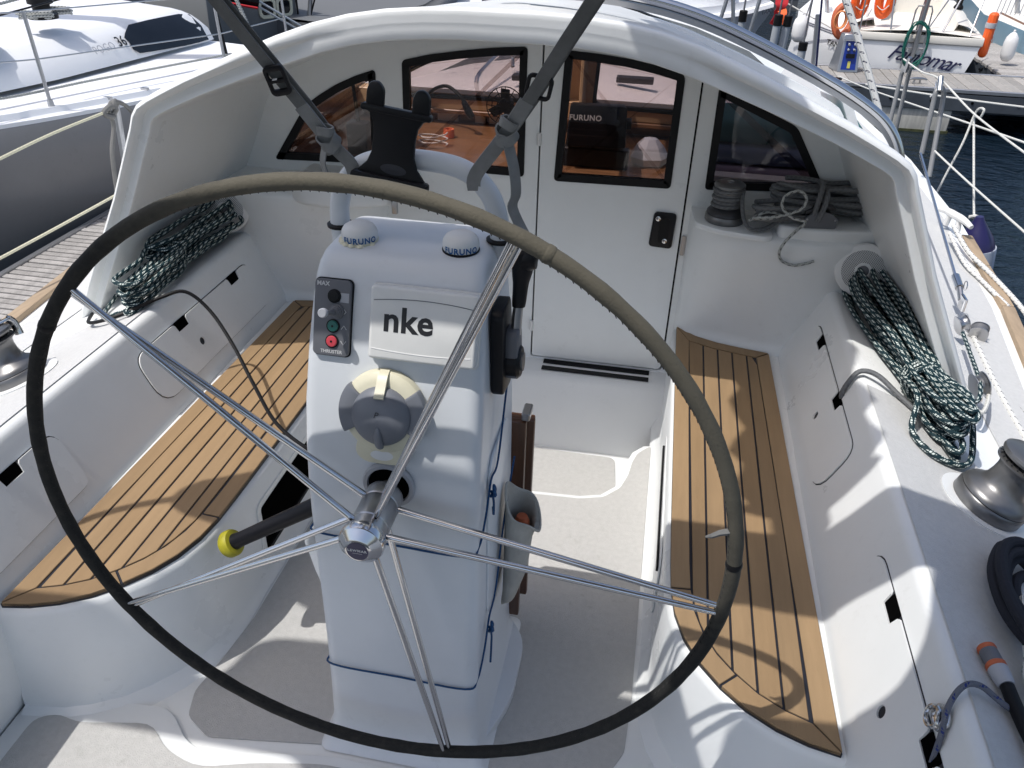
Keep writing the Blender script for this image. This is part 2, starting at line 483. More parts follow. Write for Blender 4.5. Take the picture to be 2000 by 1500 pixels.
M['rope_teal'] = ropemat('green_hose', (0.01, 0.10, 0.08), (0.02, 0.16, 0.12), 0.05, 2, 0.5)
M['pane'] = glassmat('tinted_pane', (0.80, 0.755, 0.74))
M['panef'] = glassmat('screen_pane', (0.86, 0.80, 0.80))
M['hullgrey'] = mat('grey_hull_paint', (0.235, 0.235, 0.238), 0.24, var=0.05, vscale=2, coat=0.12, grime=0.35)
M['deckwhite'] = mat('white_deck', (0.80, 0.81, 0.82), 0.42, var=0.02, vscale=3)
M['offwhite'] = mat('cream_deck', (0.76, 0.73, 0.66), 0.45, var=0.03, vscale=3)
M['tintwin'] = mat('black_window', (0.006, 0.007, 0.010), 0.07)


# ================================================================== the yacht itself: shell, benches, hood, doors
yacht = thing('sailboat', (0, 0, -0.75), 'white sailing yacht with arched hood, whose cockpit with teak benches fills the view', 'sailboat')
B = yacht
def edge_x(y):
    ks = [(-2, 1.40), (-1, 1.49), (0, 1.57), (1, 1.67), (2, 1.81), (3, 1.88), (4, 1.86), (5, 1.72), (6, 1.42), (7, 0.85), (7.8, 0.12)]
    for (a, p), (b, q) in zip(ks, ks[1:]):
        if y <= b:
            t = max(0, (y - a) / (b - a)); t2 = t
            return p + (q - p) * t2
    return 0.12
def deck_z(x, y=0):
    """height of coaming top and side deck at half-breadth x"""
    if x < 1.068: return 0.622
    if x < 1.40: return 0.622 - (x - 1.068) * 0.3735
    return 0.498 - (x - 1.40) * 0.15

# cockpit sole with the recessed well before the door
well = [(0.56, 1.485), (0.50, 1.468), (0.462, 1.42), (0.445, 1.36), (0.435, 1.28), (0.415, 1.21), (0.37, 1.157), (0.30, 1.135), (0.15, 1.127), (0.0, 1.125)]
wl = well + [(-x, y) for x, y in reversed(well[:-1])]
poly = [(-0.97, -1.6), (0.97, -1.6), (0.97, 0.4), (0.60, 0.6)] + wl + [(-0.60, 0.6), (-0.97, 0.4)]
obj('cockpit_sole', prism(poly, -0.18, -0.004), M['gel'], B, bev=(0.006, 2, 60))
obj('well_floor', box((0, 1.40, -0.135), (1.16, 0.7, 0.02)), M['gel'], B, bev=None)
obj('well_nonskid', prism(roundpoly([(-0.40, 1.15), (0.36, 1.15), (0.425, 1.26), (0.40, 1.525), (-0.40, 1.525)], [.05, .12, .05, .03, .05]), -0.125, -0.121), M['sole'], B)
def inset(poly, d):
    out = []; N = len(poly)
    for i in range(N):
        p0, p1, p2 = V(poly[i - 1]), V(poly[i]), V(poly[(i + 1) % N])
        a = (p1 - p0).normalized(); b = (p2 - p1).normalized()
        n = V((-a.y, a.x)) + V((-b.y, b.x))
        k = max(0.35, n.length_squared / 2)
        out.append(tuple(p1 + n / k * d))
    return out
def lip_line(d):
    """the edge of the well, offset aft onto the sole"""
    out = []
    for i in range(len(wl)):
        a = V(wl[max(i - 1, 0)]); b = V(wl[min(i + 1, len(wl) - 1)]); t = (b - a).normalized()
        p = V(wl[i]) + V((-t.y, t.x)) * d
        out.append((max(-0.528, min(0.528, p.x)), p.y))
    return out
main = [(-0.535, 0.40), (-0.555, 0.25), (-0.575, 0.15), (-0.555, 0.08), (-0.48, 0.035), (-0.33, 0.055), (-0.19, 0.075), (0.18, 0.06), (0.45, 0.06), (0.52, 0.2), (0.528, 0.36)] + lip_line(0.022)
obj('sole_nonskid', prism(roundpoly(main, 0.012, 2), -0.003, 0.0), M['sole'], B)
aftp = [(-0.925, -1.5), (0.925, -1.5), (0.925, -0.03), (0.75, -0.02), (0.55, 0.01), (0.2, 0.0), (-0.17, 0.018), (-0.33, -0.012), (-0.46, -0.05), (-0.56, -0.02), (-0.62, 0.035), (-0.70, 0.02), (-0.80, 0.0), (-0.86, 0.012), (-0.91, -0.01)]
obj('aft_sole_nonskid', prism(roundpoly(aftp, 0.04, 3), 0.006, 0.012), M['sole'], B)
aftb = [(-0.96, -1.55), (0.96, -1.55), (0.96, 0.02), (0.75, 0.03), (0.55, 0.045), (0.2, 0.03), (-0.17, 0.043), (-0.33, 0.018), (-0.44, -0.012), (-0.52, 0.01), (-0.585, 0.07), (-0.62, 0.085), (-0.96, 0.06)]
obj('aft_sole', prism(roundpoly(aftb, 0.03, 3), -0.003, 0.009), M['gel'], B, bev=(0.004, 2, 60))
obj('door_sill', loft([[(x, 1.545, -0.13), (x, 1.56, -0.09), (x, 1.70, 0.085), (x, 1.715, 0.10), (x, 1.735, 0.106), (x, 1.86, 0.112)] for x in (-0.575, 0.575)], closed=False), M['gel'], B)
for a, b in ((1.800, 0.030), (1.752, 0.028)):
    obj('grip_strip', box((0.28, a, 0.1115 + (a - 1.76) * .05), (0.425, b, 0.003)), M['black'], B)

# coamings with the side decks
prof = [(1.0, -0.06), (0.975, -0.02), (0.958, 0.02), (0.945, 0.08), (0.93, 0.33), (0.934, 0.352), (0.945, 0.380), (1.03, 0.580), (1.039, 0.602), (1.043, 0.610), (1.049, 0.616), (1.058, 0.620), (1.068, 0.622)]
def coaming(s):
    ys = [-1.6, -1.0, -0.5, 0, 0.5, 1.0, 1.35, 1.66, 1.80]
    rings = []
    for y in ys:
        xe = edge_x(y)
        ring = [(s * x, y, z) for x, z in prof]
        ring += [(s * x, y, deck_z(x)) for x in (1.2, 1.398, 1.41)] + [(s * max(xe - 0.02, 1.42), y, deck_z(xe - .02))]
        rings.append(ring)
    return loft(rings, closed=False)
coam = {}
for s in (1, -1):
    coam[s] = obj('coaming', coaming(s), M['gel'], B, smooth=50)
    rings = []
    for y in [-1.5, -1, -0.5, 0, 0.4, 0.7, 0.9, 1.02]:
        x1 = min(edge_x(y) - 0.10, 1.36 + (0 if y < 0.85 else -(y - 0.85) * 0.9))
        rings.append([(s * (1.066 + (x1 - 1.066) * t), y, deck_z(1.066 + (x1 - 1.066) * t) + 0.003) for t in (0, 0.02, 0.5, 1)])
    obj('deck_nonskid', loft(rings, closed=False), M['nonskid'], B)
    rings = []
    for y in [-1.5, -0.5, 0, 0.4, 0.7, 1.0, 1.5, 2, 2.5, 3, 3.5, 4, 5, 6]:
        xa = 1.44 if y < 4 else 1.44 - (y - 4) * .42
        rings.append([(s * (xa + (edge_x(y) - 0.09 - xa) * t), y, deck_z(xa + (edge_x(y) - 0.09 - xa) * t) + (0.003)) for t in (0, 1)])
    obj('deck_nonskid', loft(rings, closed=False), M['nonskid'], B)
    # side deck forward of the coaming, and the hull side
    rings = []
    for y in [1.8, 2.2, 2.6, 3, 3.5, 4, 4.5, 5, 5.5, 6, 6.5, 7, 7.8]:
        xe = edge_x(y)
        rings.append([(s * t * xe, y, deck_z(t * xe)) for t in (0.72, 0.8, 0.995)])
    obj('side_deck', loft(rings, closed=False), M['gel'], B)
    rings = []
    for y in [-2, -1, 0, 1, 1.5, 2, 2.5, 3, 3.5, 4, 5, 6, 7, 7.8]:
        xe = edge_x(y); ze = deck_z(xe)
        rings.append([(s * (xe - 0.03), y, ze - 0.004), (s * (xe - 0.005), y, ze), (s * (xe + 0.01), y, ze - 0.02), (s * (xe + 0.005), y, ze - 0.2), (s * (xe - 0.05), y, -0.2), (s * xe * 0.9, y, -0.9)])
    obj('hull_side', loft(rings, closed=False), M['gel'], B, smooth=60)
    # wooden toe rail
    pts = [(s * (edge_x(y) - 0.035), y, deck_z(edge_x(y)) + 0.012) for y in [-1.5, -0.5, 0, 0.5, 1, 1.5, 2, 2.4, 2.75]]
    for a, b in zip(pts, pts[1:]):
        obj('toe_rail', bar(V(a) + V((0, .002, 0)), V(b) - V((0, .002, 0)), 0.045, 0.036), M['toe'], B, bev=(0.005, 2))
obj('foredeck', loft([[(x * k, y, z - abs(x) * 0.12) for x in (-1.25, -.6, 0, .6, 1.25)] for y, k, z in ((2.95, 1, .80), (3.2, 1, .85), (4.0, .95, .82), (5, .8, .74), (6.0, .55, .62), (6.6, .3, .5))], closed=False), M['gel'], B)
for s in (-1, 1):
    obj('cabin_side', loft([[(s * 1.25 * k, y, z - 1.25 * 0.12), (s * 1.36 * k, y, 0.48)] for y, k, z in ((2.95, 1, .80), (3.2, 1, .85), (4.0, .95, .82), (5, .8, .74), (6.0, .55, .62))], closed=False), M['gel'], B)

# benches: curved after end, moulded base, laid planks
def bench_outline(d=0.0):
    """plan of the starboard bench top, anticlockwise, inset by d; list of (x, y)"""
    base = [(0.568, 1.755), (0.569, 1.50), (0.571, 1.2), (0.573, 0.9), (0.575, 0.65), (0.577, 0.50), (0.580, 0.41), (0.590, 0.335), (0.612, 0.265), (0.645, 0.205), (0.690, 0.150),
            (0.740, 0.105), (0.800, 0.070), (0.860, 0.048), (0.924, 0.036), (0.918, 0.4), (0.912, 0.8), (0.906, 1.2), (0.899, 1.622), (0.80, 1.640), (0.716, 1.660), (0.64, 1.693)]
    return base if d == 0 else inset(base, d)
nO = len(bench_outline())
def bench(s):
    q = lambda p, z: (s * p[0], p[1], z)
    o0 = bench_outline(-0.004); o1 = bench_outline(-0.010); o2 = bench_outline(-0.022)
    flip = [p if p[0] < 0.9 else (0.955, p[1]) for p in o1]
    rings = []
    def ring(base, z, ex):
        r = []
        for i, p in enumerate(base):
            x, y = p
            if i >= 15 or i == 14: x = max(x, 0.95)
            if 6 <= i <= 13:                                  # after end swells towards the sole
                x -= ex * 0.5; y -= ex
            elif i < 6: x -= ex * 0.3
            elif i == 14: y -= ex
            r.append((s * x, y, z))
        return r
    rings = [ring(bench_outline(-.03), -0.02, 0.05), ring(o2, 0.0, 0.035), ring(o1, 0.02, 0.012), ring(o1, 0.10, 0.004), ring(o1, 0.325, 0), ring(o0, 0.340, 0), ring(bench_outline(0.004), 0.345, 0)]
    root = obj('bench', loft(rings, closed=True, caps=(False, True)), M['gel'], B, smooth=50)
    O = bench_outline(0.002); I = bench_outline(0.050); G = 0.0028
    zc, z0, z1 = 0.3462, 0.346, 0.3602
    obj('caulking', prism([(s * x, y) for x, y in (O if s > 0 else O)], 0.344, 0.3565), M['caulk'], root)
    def plank(poly, k):
        obj('plank', prism([(s * x, y) for x, y in poly], 0.350, z1), M['teak' if k % 3 else 'teak2'], root, bev=(0.0012, 1, 50))
    # margin boards
    def margin(i0, i1, k, t0=0.0, t1=0.0):
        o = [O[i % nO] for i in range(i0, i1 + 1)]; n = [I[i % nO] for i in range(i0, i1 + 1)]
        n = [tuple(V(b) + (V(a) - V(b)).normalized() * G) for a, b in zip(o, n)]
        def trim(l):
            a = V(l[0]) + (V(l[1]) - V(l[0])).normalized() * 0.003
            b = V(l[-1]) + (V(l[-2]) - V(l[-1])).normalized() * 0.003
            return [tuple(a)] + l[1:-1] + [tuple(b)]
        plank(trim(o) + list(reversed(trim(n))), k)
    margin(0, 6, 1); margin(6, 10, 2); margin(10, 14, 0); margin(14, 18, 1); margin(18, 22, 2)
    # field planks, clipped by the margin
    def yrange(x):
        ys = []
        for i in range(nO):
            (xa, ya), (xb, yb) = I[i], I[(i + 1) % nO]
            if (xa - x) * (xb - x) < 0: ys.append(ya + (yb - ya) * (x - xa) / (xb - xa))
        return (min(ys) + G, max(ys) - G) if len(ys) >= 2 else None
    xl = min(p[0] for p in I) + 0.004; xr = 0.868; n = 5
    for k in range(n):
        a = xl + (xr - xl) * k / n + (G if k else 0.001); b = xl + (xr - xl) * (k + 1) / n - G
        xs = [a + (b - a) * t for t in (0, .33, .67, 1)]
        rr = [yrange(x) for x in xs]
        if None in rr: rr = [r or rr[1] for r in rr]
        plank([(x, r[0]) for x, r in zip(xs, rr)] + [(x, r[1]) for x, r in reversed(list(zip(xs, rr)))], k)
    return root
bench_s = bench(1)
bench_p = bench(-1)

# locker doors let into the coaming faces: plate with finger notches over a dark gap
A2, B2 = V((0.945, 0.380)), V((1.03, 0.580))
def face_frame(s, y0):
    d = (B2 - A2).normalized()
    return frame((s * A2.x, y0, A2.y), (0, -1, 0), (s * d.x, 0, d.y)) if s > 0 else frame((s * A2.x, y0, A2.y), (0, 1, 0), (s * d.x, 0, d.y))
def locker(s, yf, ya, notches, hole, rc=(0.05, 0.09)):
    L = yf - ya; H = (B2 - A2).length
    m = face_frame(s, yf if s > 0 else ya)
    cx = lambda y: (yf - y) if s > 0 else (y - ya)
    t0, t1 = 0.018, H * 0.86
    pl = []
    top = sorted([cx(y) for y in notches], reverse=True)
    base = roundpoly([(0, t0), (L, t0), (L, t1), (0, t1)], [0.03, 0.09, 0.05, 0.05] if s > 0 else [0.09, 0.03, 0.05, 0.05], 5)
    # walk and put notches into the upper edge
    out = []
    for i, p in enumerate(base):
        out.append(p)
        nx = base[(i + 1) % len(base)]
        if abs(p[1] - t1) < 1e-4 and abs(nx[1] - t1) < 1e-4 and p[0] > nx[0]:
            for c in top:
                out += [(c + 0.040, t1), (c + 0.034, t1 - 0.006), (c + 0.030, t1 - 0.030), (c - 0.030, t1 - 0.030), (c - 0.034, t1 - 0.006), (c - 0.040, t1)]
    hl = []
    if hole is not None:
        hl = [[(cx(hole[0]) + 0.013 * math.cos(R(a)), hole[1] + 0.013 * math.sin(R(a))) for a in range(0, 360, 24)]]
    g = obj('locker_door', xf(holed(out, hl, 0.0012, 0.0055), m), M['gel'], coam[s], smooth=None)
    gap = roundpoly([(-0.0025, t0 - 0.0025), (L + 0.0025, t0 - 0.0025), (L + 0.0025, t1 + 0.0025), (-0.0025, t1 + 0.0025)], [0.03, 0.09, 0.05, 0.05] if s > 0 else [0.09, 0.03, 0.05, 0.05], 5)
    obj('locker_gap', xf(prism(gap, 0.0003, 0.001), m), M['caulk'], coam[s], smooth=None)
    for c in top:
        obj('slot_shade', xf(prism(rrect(0.062, 0.034, 0.004, 2, c, t1 - 0.014), 0.0011, 0.0019), m), M['dark'], coam[s], smooth=None)  # black sheet behind the notch stands in for the shade of a deep slot
for s in (1, -1):
    locker(s, 1.52, 0.80, [1.40, 1.05], (1.09, 0.085))
    locker(s, 0.43, -0.55, [0.265, -0.06], (0.07, 0.085))

# cheeks beside the door and the shelves under the windows
def cheek(s):
    bot = [(0.562, 1.84), (0.563, 1.78), (0.575, 1.745), (0.605, 1.713), (0.65, 1.690), (0.716, 1.668), (0.80, 1.648), (0.9, 1.632), (1.0, 1.632), (1.1, 1.645), (1.2, 1.67), (1.32, 1.71)]
    lev = [(0.0, 0.0), (0.30, 0.0), (0.352, -0.004), (0.372, 0.008), (0.40, 0.012), (0.55, -0.006), (0.72, -0.03), (0.775, -0.036), (0.79, -0.030), (0.797, -0.018), (0.80, 0.0)]
    rings = [[(s * x, min(1.85, y + dy * min(1, max(0, (x - .56) * 12))), z) for x, y in bot] for z, dy in lev]
    rings.append([(s * x, 1.85, 0.81) for x, y in bot])
    return loft(rings, closed=False)
for s in (1, -1): obj('cheek', cheek(s), M['gel'], B, smooth=60)
obj('clutch_shelf', xf(prism(roundpoly([(0.84, 1.85), (0.84, 1.615), (1.0, 1.607), (1.25, 1.655), (1.27, 1.85)], [0, .03, .04, .03, 0]), 0.79, 0.836), Matrix()), M['gel'], B, bev=(0.010, 3, 40))
obj('port_shelf', prism(roundpoly([(-0.42, 1.85), (-0.44, 1.70), (-0.52, 1.62), (-0.66, 1.565), (-0.80, 1.575), (-0.86, 1.62), (-0.86, 1.85)], [0, .08, .08, .06, .05, .03, 0]), 0.765, 0.842), M['gel'], B, bev=(0.018, 3, 40))
obj('winch_pad', prism(roundpoly([(0.56, 1.80), (0.575, 1.66), (0.66, 1.61), (0.80, 1.585), (0.825, 1.60), (0.83, 1.80)], [.02, .03, .03, .02, .02, .02]), 0.785, 0.806), M['gel'], B, bev=(0.006, 2, 40))

# arched hood with its two wings
half = [(0.0, 1.505), (0.10, 1.505), (0.20, 1.501), (0.30, 1.492), (0.40, 1.475), (0.50, 1.449), (0.60, 1.414), (0.70, 1.374), (0.80, 1.331), (0.88, 1.296), (0.95, 1.262), (1.01, 1.231), (1.045, 1.208), (1.066, 1.180), (1.080, 1.146), (1.13, 1.040), (1.18, 0.93), (1.23, 0.835), (1.28, 0.74), (1.33, 0.645), (1.375, 0.555), (1.41, 0.48)]
arch = [(-x, z) for x, z in reversed(half[1:])] + half
def arch_n(i):
    a = V(arch[max(i - 1, 0)]); b = V(arch[min(i + 1, len(arch) - 1)]); t = (b - a).normalized()
    n = V((-t.y, t.x))
    return n if n.y > -0.2 else -n
RIM = 1.10
def rimy(z): return RIM + 0.02 - 0.03 * max(0, min(1, (1.1 - z) / 0.5))
def roof_drop(x, y): return max(0, y - 1.13) * (0.06 + 0.075 * min(1, abs(x) / 0.30) if x < 0 else 0.06 + 0.10 * min(1, abs(x) / 0.6))
def hood_section(i):
    x, z = arch[i]; n = arch_n(i); y0 = rimy(z)
    k = min(1, max(0, (abs(x) - 0.50) / 0.12))      # rolled bead of the wings fades out over the crown
    sec = [(0.0, 0.30), (0.0, 0.030), (-0.0005, 0.008 - 0.010 * k), (-0.003, 0.003 - 0.015 * k), (-0.009, 0.0 - 0.021 * k), (-0.018, -0.024 * k), (-0.027, -0.020 * k), (-0.033, -0.010 * k), (-0.036, 0.004 * k), (-0.038, 0.0005 + 0.010 * k), (-0.050, 0.001 + 0.011 * k), (-0.072, 0.001 + 0.006 * k), (-0.0745, 0.003 + 0.006 * k), (-0.0765, 0.010 + 0.010 * k), (-0.080, 0.06), (-0.084, 0.3)]
    tk = 1.0 - 0.30 * min(1, max(0, (abs(x) - 0.62) / 0.45))             # the lip is deep over the crown and slim along the wings
    pts = [(x + a * tk * n.x, y0 + b, z + a * tk * n.y - (roof_drop(x, y0 + b) if a == 0 else 0)) for a, b in sec]
    xi, zi = x - 0.088 * tk * n.x, z - 0.088 * tk * n.y
    pts.append((xi * 0.955, 1.84, 0.5 + (zi - 0.5) * 0.975))
    fw = (x * 1.0, 1.9, z + 0.006 - roof_drop(x, 1.9))
    return [fw] + pts
obj('hood', loft([hood_section(i) for i in range(len(arch))], closed=False), M['gel'], B, smooth=44)
# deckhouse roof forward of the hood (its sides are glazed)
top = [p for p in arch if abs(p[0]) <= 0.96]
def roofring(y, dz, kx): return [(x * kx, y, z + dz - roof_drop(x, y)) for x, z in top]
ro = loft([roofring(1.9, 0.006, 1), roofring(1.96, 0.004, 1.0), roofring(2.78, -0.035, .98), roofring(2.9, -0.06, .96), roofring(2.93, -0.085, .955), roofring(2.9, -0.10, .95)], closed=False)
nt_ = len(top)
glz = lambda k: (-0.96 < top[k][0] and top[k + 1][0] < 0.001) or (0.09 < top[k][0] and top[k + 1][0] < 0.96)
ro = (ro[0], [q for i, q in enumerate(ro[1]) if not ((i // (nt_ - 1)) == 1 and glz(i % (nt_ - 1))) and (i // (nt_ - 1)) not in (5,)], None)
obj('deckhouse_roof', ro, M['gel'], B, smooth=50)
for x0, x1 in ((-0.96, 0.0), (0.09, 0.96)):  # roof glazing added to let sunlight down onto the cabin counter
    cols = [(x, z) for x, z in top if x0 <= x <= x1]
    obj('added_roof_pane', loft([[(x, 1.96, z + .002 - roof_drop(x, 1.96)) for x, z in cols], [(x * .98, 2.78, z - .037 - roof_drop(x, 2.78)) for x, z in cols]], closed=False), M['panef'], B)
    obj('added_roof_pane_frame', join(*[bar((cols[k][0] * f_, yy, cols[k][1] + dz - roof_drop(cols[k][0], yy)), (cols[k + 1][0] * f_, yy, cols[k + 1][1] + dz - roof_drop(cols[k + 1][0], yy)), .03, .012) for k in range(len(cols) - 1) for yy, f_, dz in ((1.96, 1, 0.004),)]), M['black'], B)
    obj('added_roof_pane_frame', join(*[bar((cols[k][0] * .98, 2.78, cols[k][1] - .034 - roof_drop(cols[k][0], 2.78)), (cols[k + 1][0] * .98, 2.78, cols[k + 1][1] - .034 - roof_drop(cols[k + 1][0], 2.78)), .03, .012) for k in range(len(cols) - 1)]), M['black'], B)
side_poly = lambda: [(1.86, 0.50), (3.05, 0.50), (3.0, 0.86), (2.9, 1.00), (1.86, 1.19)]
for s in (1, -1):
    def wall_x(g): return [V((s * (1.385 - (p.y - 0.5) * 0.53 + p.z), p.x, p.y)) for p in g[0]], g[1], None
    hole = roundpoly([(2.0, 0.86), (2.70, 0.82), (2.66, 0.96), (2.0, 1.08)], .06, 5)
    w = obj('deckhouse_wall', wall_x(holed(side_poly(), [hole], -0.03, 0.0)), M['gel'], B, smooth=None)
    obj('side_pane', wall_x(prism(hole, -0.018, -0.012)), M['panef'], w, smooth=None)

# bulkhead with its windows and the door
YB = 1.82
def xz(g): return [V((p.x, YB - p.z, p.y)) for p in g[0]], g[1], None
W1 = roundpoly([(-0.990, 0.850), (-0.589, 0.865), (-0.583, 1.190), (-0.655, 1.164), (-0.725, 1.132), (-0.79, 1.093), (-0.850, 1.052)], [.008, .01, .012, .01, .01, .01, .02])
W2 = roundpoly([(-0.482, 0.866), (-0.046, 0.863), (-0.047, 1.296), (-0.16, 1.286), (-0.275, 1.270), (-0.38, 1.252), (-0.477, 1.228)], [.01, .01, .012, .02, .02, .02, .012])
W3 = roundpoly([(0.072, 0.860), (0.477, 0.867), (0.478, 1.243), (0.39, 1.263), (0.295, 1.279), (0.19, 1.289), (0.088, 1.294)], [.012, .012, .02, .02, .02, .02, .012])
W4 = roundpoly([(0.602, 0.873), (0.993, 0.898), (0.861, 1.101), (0.598, 1.209)], [.01, .01, .02, .012])
bo = []
for i in range(len(arch)):
    x, z = arch[i]; n = arch_n(i)
    tk = 1.0 - 0.30 * min(1, max(0, (abs(x) - 0.62) / 0.45)); xi, zi = x - 0.060 * tk * n.x, z - 0.060 * tk * n.y
    bo.append((xi * 0.97, 0.5 + (zi - 0.5) * 0.985))
bo = [p for p in bo if p[1] > 0.55]
outer = [(-1.2, 0.05)] + bo + [(1.2, 0.05)]
outer = list(reversed(outer))
door_o = roundpoly([(0.016, 0.126), (0.534, 0.128), (0.536, 1.252), (0.45, 1.272), (0.30, 1.295), (0.15, 1.308), (0.014, 1.312)], [.01, .02, .01, .02, .02, .02, .01])
door_gap = roundpoly([(0.009, 0.118), (0.541, 0.120), (0.543, 1.258), (0.45, 1.279), (0.30, 1.302), (0.15, 1.315), (0.007, 1.319)], [.01, .02, .01, .02, .02, .02, .01])
bulk = obj('bulkhead', xz(holed(outer, [W1, W2, W4, door_gap], -0.03, 0.0)), M['gel'], B, smooth=None)
door = obj('door', xz(holed(door_o, [W3], -0.03, 0.006)), M['gel'], B, smooth=None)
obj('door_gasket', xz(ringplate(door_gap, inset(door_gap, 0.02), -0.045, -0.022)), M['black'], B, smooth=None)
def window(poly, parent, dz=0.0):
    ring = inset(poly, 0.022)
    f = obj('window_frame', xz(ringplate(inset(poly, -0.004), ring, -0.016, 0.004 + dz)), M['black'], parent, smooth=None, bev=None)
    obj('window_pane', xz(prism(inset(poly, 0.022), -0.010, -0.005)), M['pane'], parent, smooth=None)
window(W1, bulk); window(W2, bulk); window(W4, bulk); window(W3, door, 0.006)
h = obj('door_handle', xz(prism(roundpoly([(0.428, 0.646), (0.512, 0.642), (0.516, 0.776), (0.436, 0.778)], .016, 5), 0.006, 0.018)), M['bplast'], door, bev=(0.004, 2))
obj('handle_recess', xz(prism(rrect(0.034, 0.095, 0.01, 4, 0.476, 0.712), 0.0181, 0.020)), M['black'], door)
for c in ((0.452, 0.755), (0.484, 0.673)):
    obj('key_lock', xz(lathe([(0.009, 0.018), (0.009, 0.0225), (0.006, 0.0235), (0.0, 0.0235)], 16, Matrix.Translation((c[0], c[1], 0)))), M['steel'], door)
for z in (0.262, 1.0):
    obj('hinge', xz(xf(lathe([(0.006, -0.022), (0.0075, -0.02), (0.0075, 0.02), (0.006, 0.022)], 12), Matrix.Translation((0.010, z, 0.010)) @ Matrix.Rotation(R(90), 4, 'X'))), M['white'], door)
obj('latch_plate', xz(prism(rrect(0.016, 0.075, 0.004, 2, 0.552, 0.655), 0.0, 0.006)), M['steel2'], bulk)

# stainless traveller arch on the roof, starboard half in view
ap = spline([(x, 1.34 + 0.02 * abs(x), z + 0.034) for x, z in [(-0.05, 1.505), (0.16, 1.503), (0.34, 1.486), (0.5, 1.45), (0.66, 1.392), (0.84, 1.315), (0.96, 1.253), (1.03, 1.20), (1.075, 1.13)]] + [(1.10, 1.36, 1.06)], 6)
obj('traveller_arch', tube(ap, 0.0135, 12), M['steel'], B)
obj('traveller_track', ribbon([p + V((0, 0.004, -0.022)) for p in ap], 0.026, (0, 1, 0), 0.014), M['steel2'], B)
obj('roof_pad', xf(prism(rrect(0.135, 0.05, .01), 0, 0.03), Matrix.Translation((0.098, 1.33, 1.512))), M['canvas'], B, bev=(0.006, 2))

# cabin interior seen through the panes
IN = [('cabin_counter', box((-0.02, 2.50, 0.735), (2.10, 0.82, 0.03)), 'wood'), ('counter_fiddle', box((-0.02, 2.085, 0.752), (2.10, 0.018, 0.045)), 'woodd'),
      ('counter_front', box((-0.02, 2.13, 0.38), (2.10, 0.02, 0.68)), 'woodd'), ('cabin_ledge', box((0, 2.885, 0.855), (2.1, 0.09, 0.07)), 'woodl'), ('ledge_trim', box((0, 2.855, 0.81), (2.1, 0.07, 0.02)), 'wood'),
      ('back_board', box((0, 2.91, 0.785), (2.1, 0.02, 0.09)), 'wood'), ('front_mullion', bar((0.0, 2.93, 0.86), (0.0, 2.86, 1.47), 0.19, 0.03, (0, 1, 0)), 'woodl'),
      ('cabin_partition', box((0.06, 2.78, 1.08), (0.016, 0.25, 0.66)), 'woodl')]
for n, g, k in IN: obj(n, g, M[k], B, bev=(0.003, 1))
for s in (-1, 1):
    obj('side_lining', bar((s * 1.05, 1.87, 0.83), (s * 1.05, 2.95, 0.83), 0.03, 0.16), M['wood'], B)
    pl = [(s * 0.10, 0.885), (s * 0.86, 0.87), (s * 0.82, 0.965), (s * 0.70, 1.03), (s * 0.40, 1.15), (s * 0.12, 1.25)]
    if s < 0: pl.reverse()
    fr = frame((0, 2.93, 0.0), (1, 0, 0), (0, -0.10, 1))
    g = holed(inset(pl, -0.05), [roundpoly(inset(pl, 0.0), .03, 4)], 0.0, 0.012)
    w = obj('windscreen_surround', xf(g, fr), M['woodl'], B, smooth=None)
    obj('windscreen_seal', xf(holed(roundpoly(inset(pl, -0.004), .03, 4), [roundpoly(inset(pl, 0.012), .03, 4)], -0.004, 0.016), fr), M['black'], w, smooth=None)
    obj('windscreen_pane', xf(prism(roundpoly(inset(pl, 0.002), .03, 4), 0.002, 0.006), fr), M['panef'], w, smooth=None)
for s in (-1, 1):
    obj('foredeck_rail', tube(spline([(s * .55, 3.3, .80), (s * .55, 3.35, .88), (s * .52, 4.0, .90), (s * .5, 4.05, .78)], 5), 0.012, 8), M['steel'], B)
for y, x in ((3.5, -0.3), (3.62, 0.25), (3.9, -0.1)):
    obj('deck_organiser', box((x, y, 0.845), (0.2, 0.07, 0.03)), M['winchd'], B, bev=(0.006, 2))
obj('mast_foot', lathe([(0.10, 0.70), (0.10, 0.86), (0.075, 0.87), (0.075, 3.0)], 20, Matrix.Translation((0, 4.35, 0))), M['alu'], B)


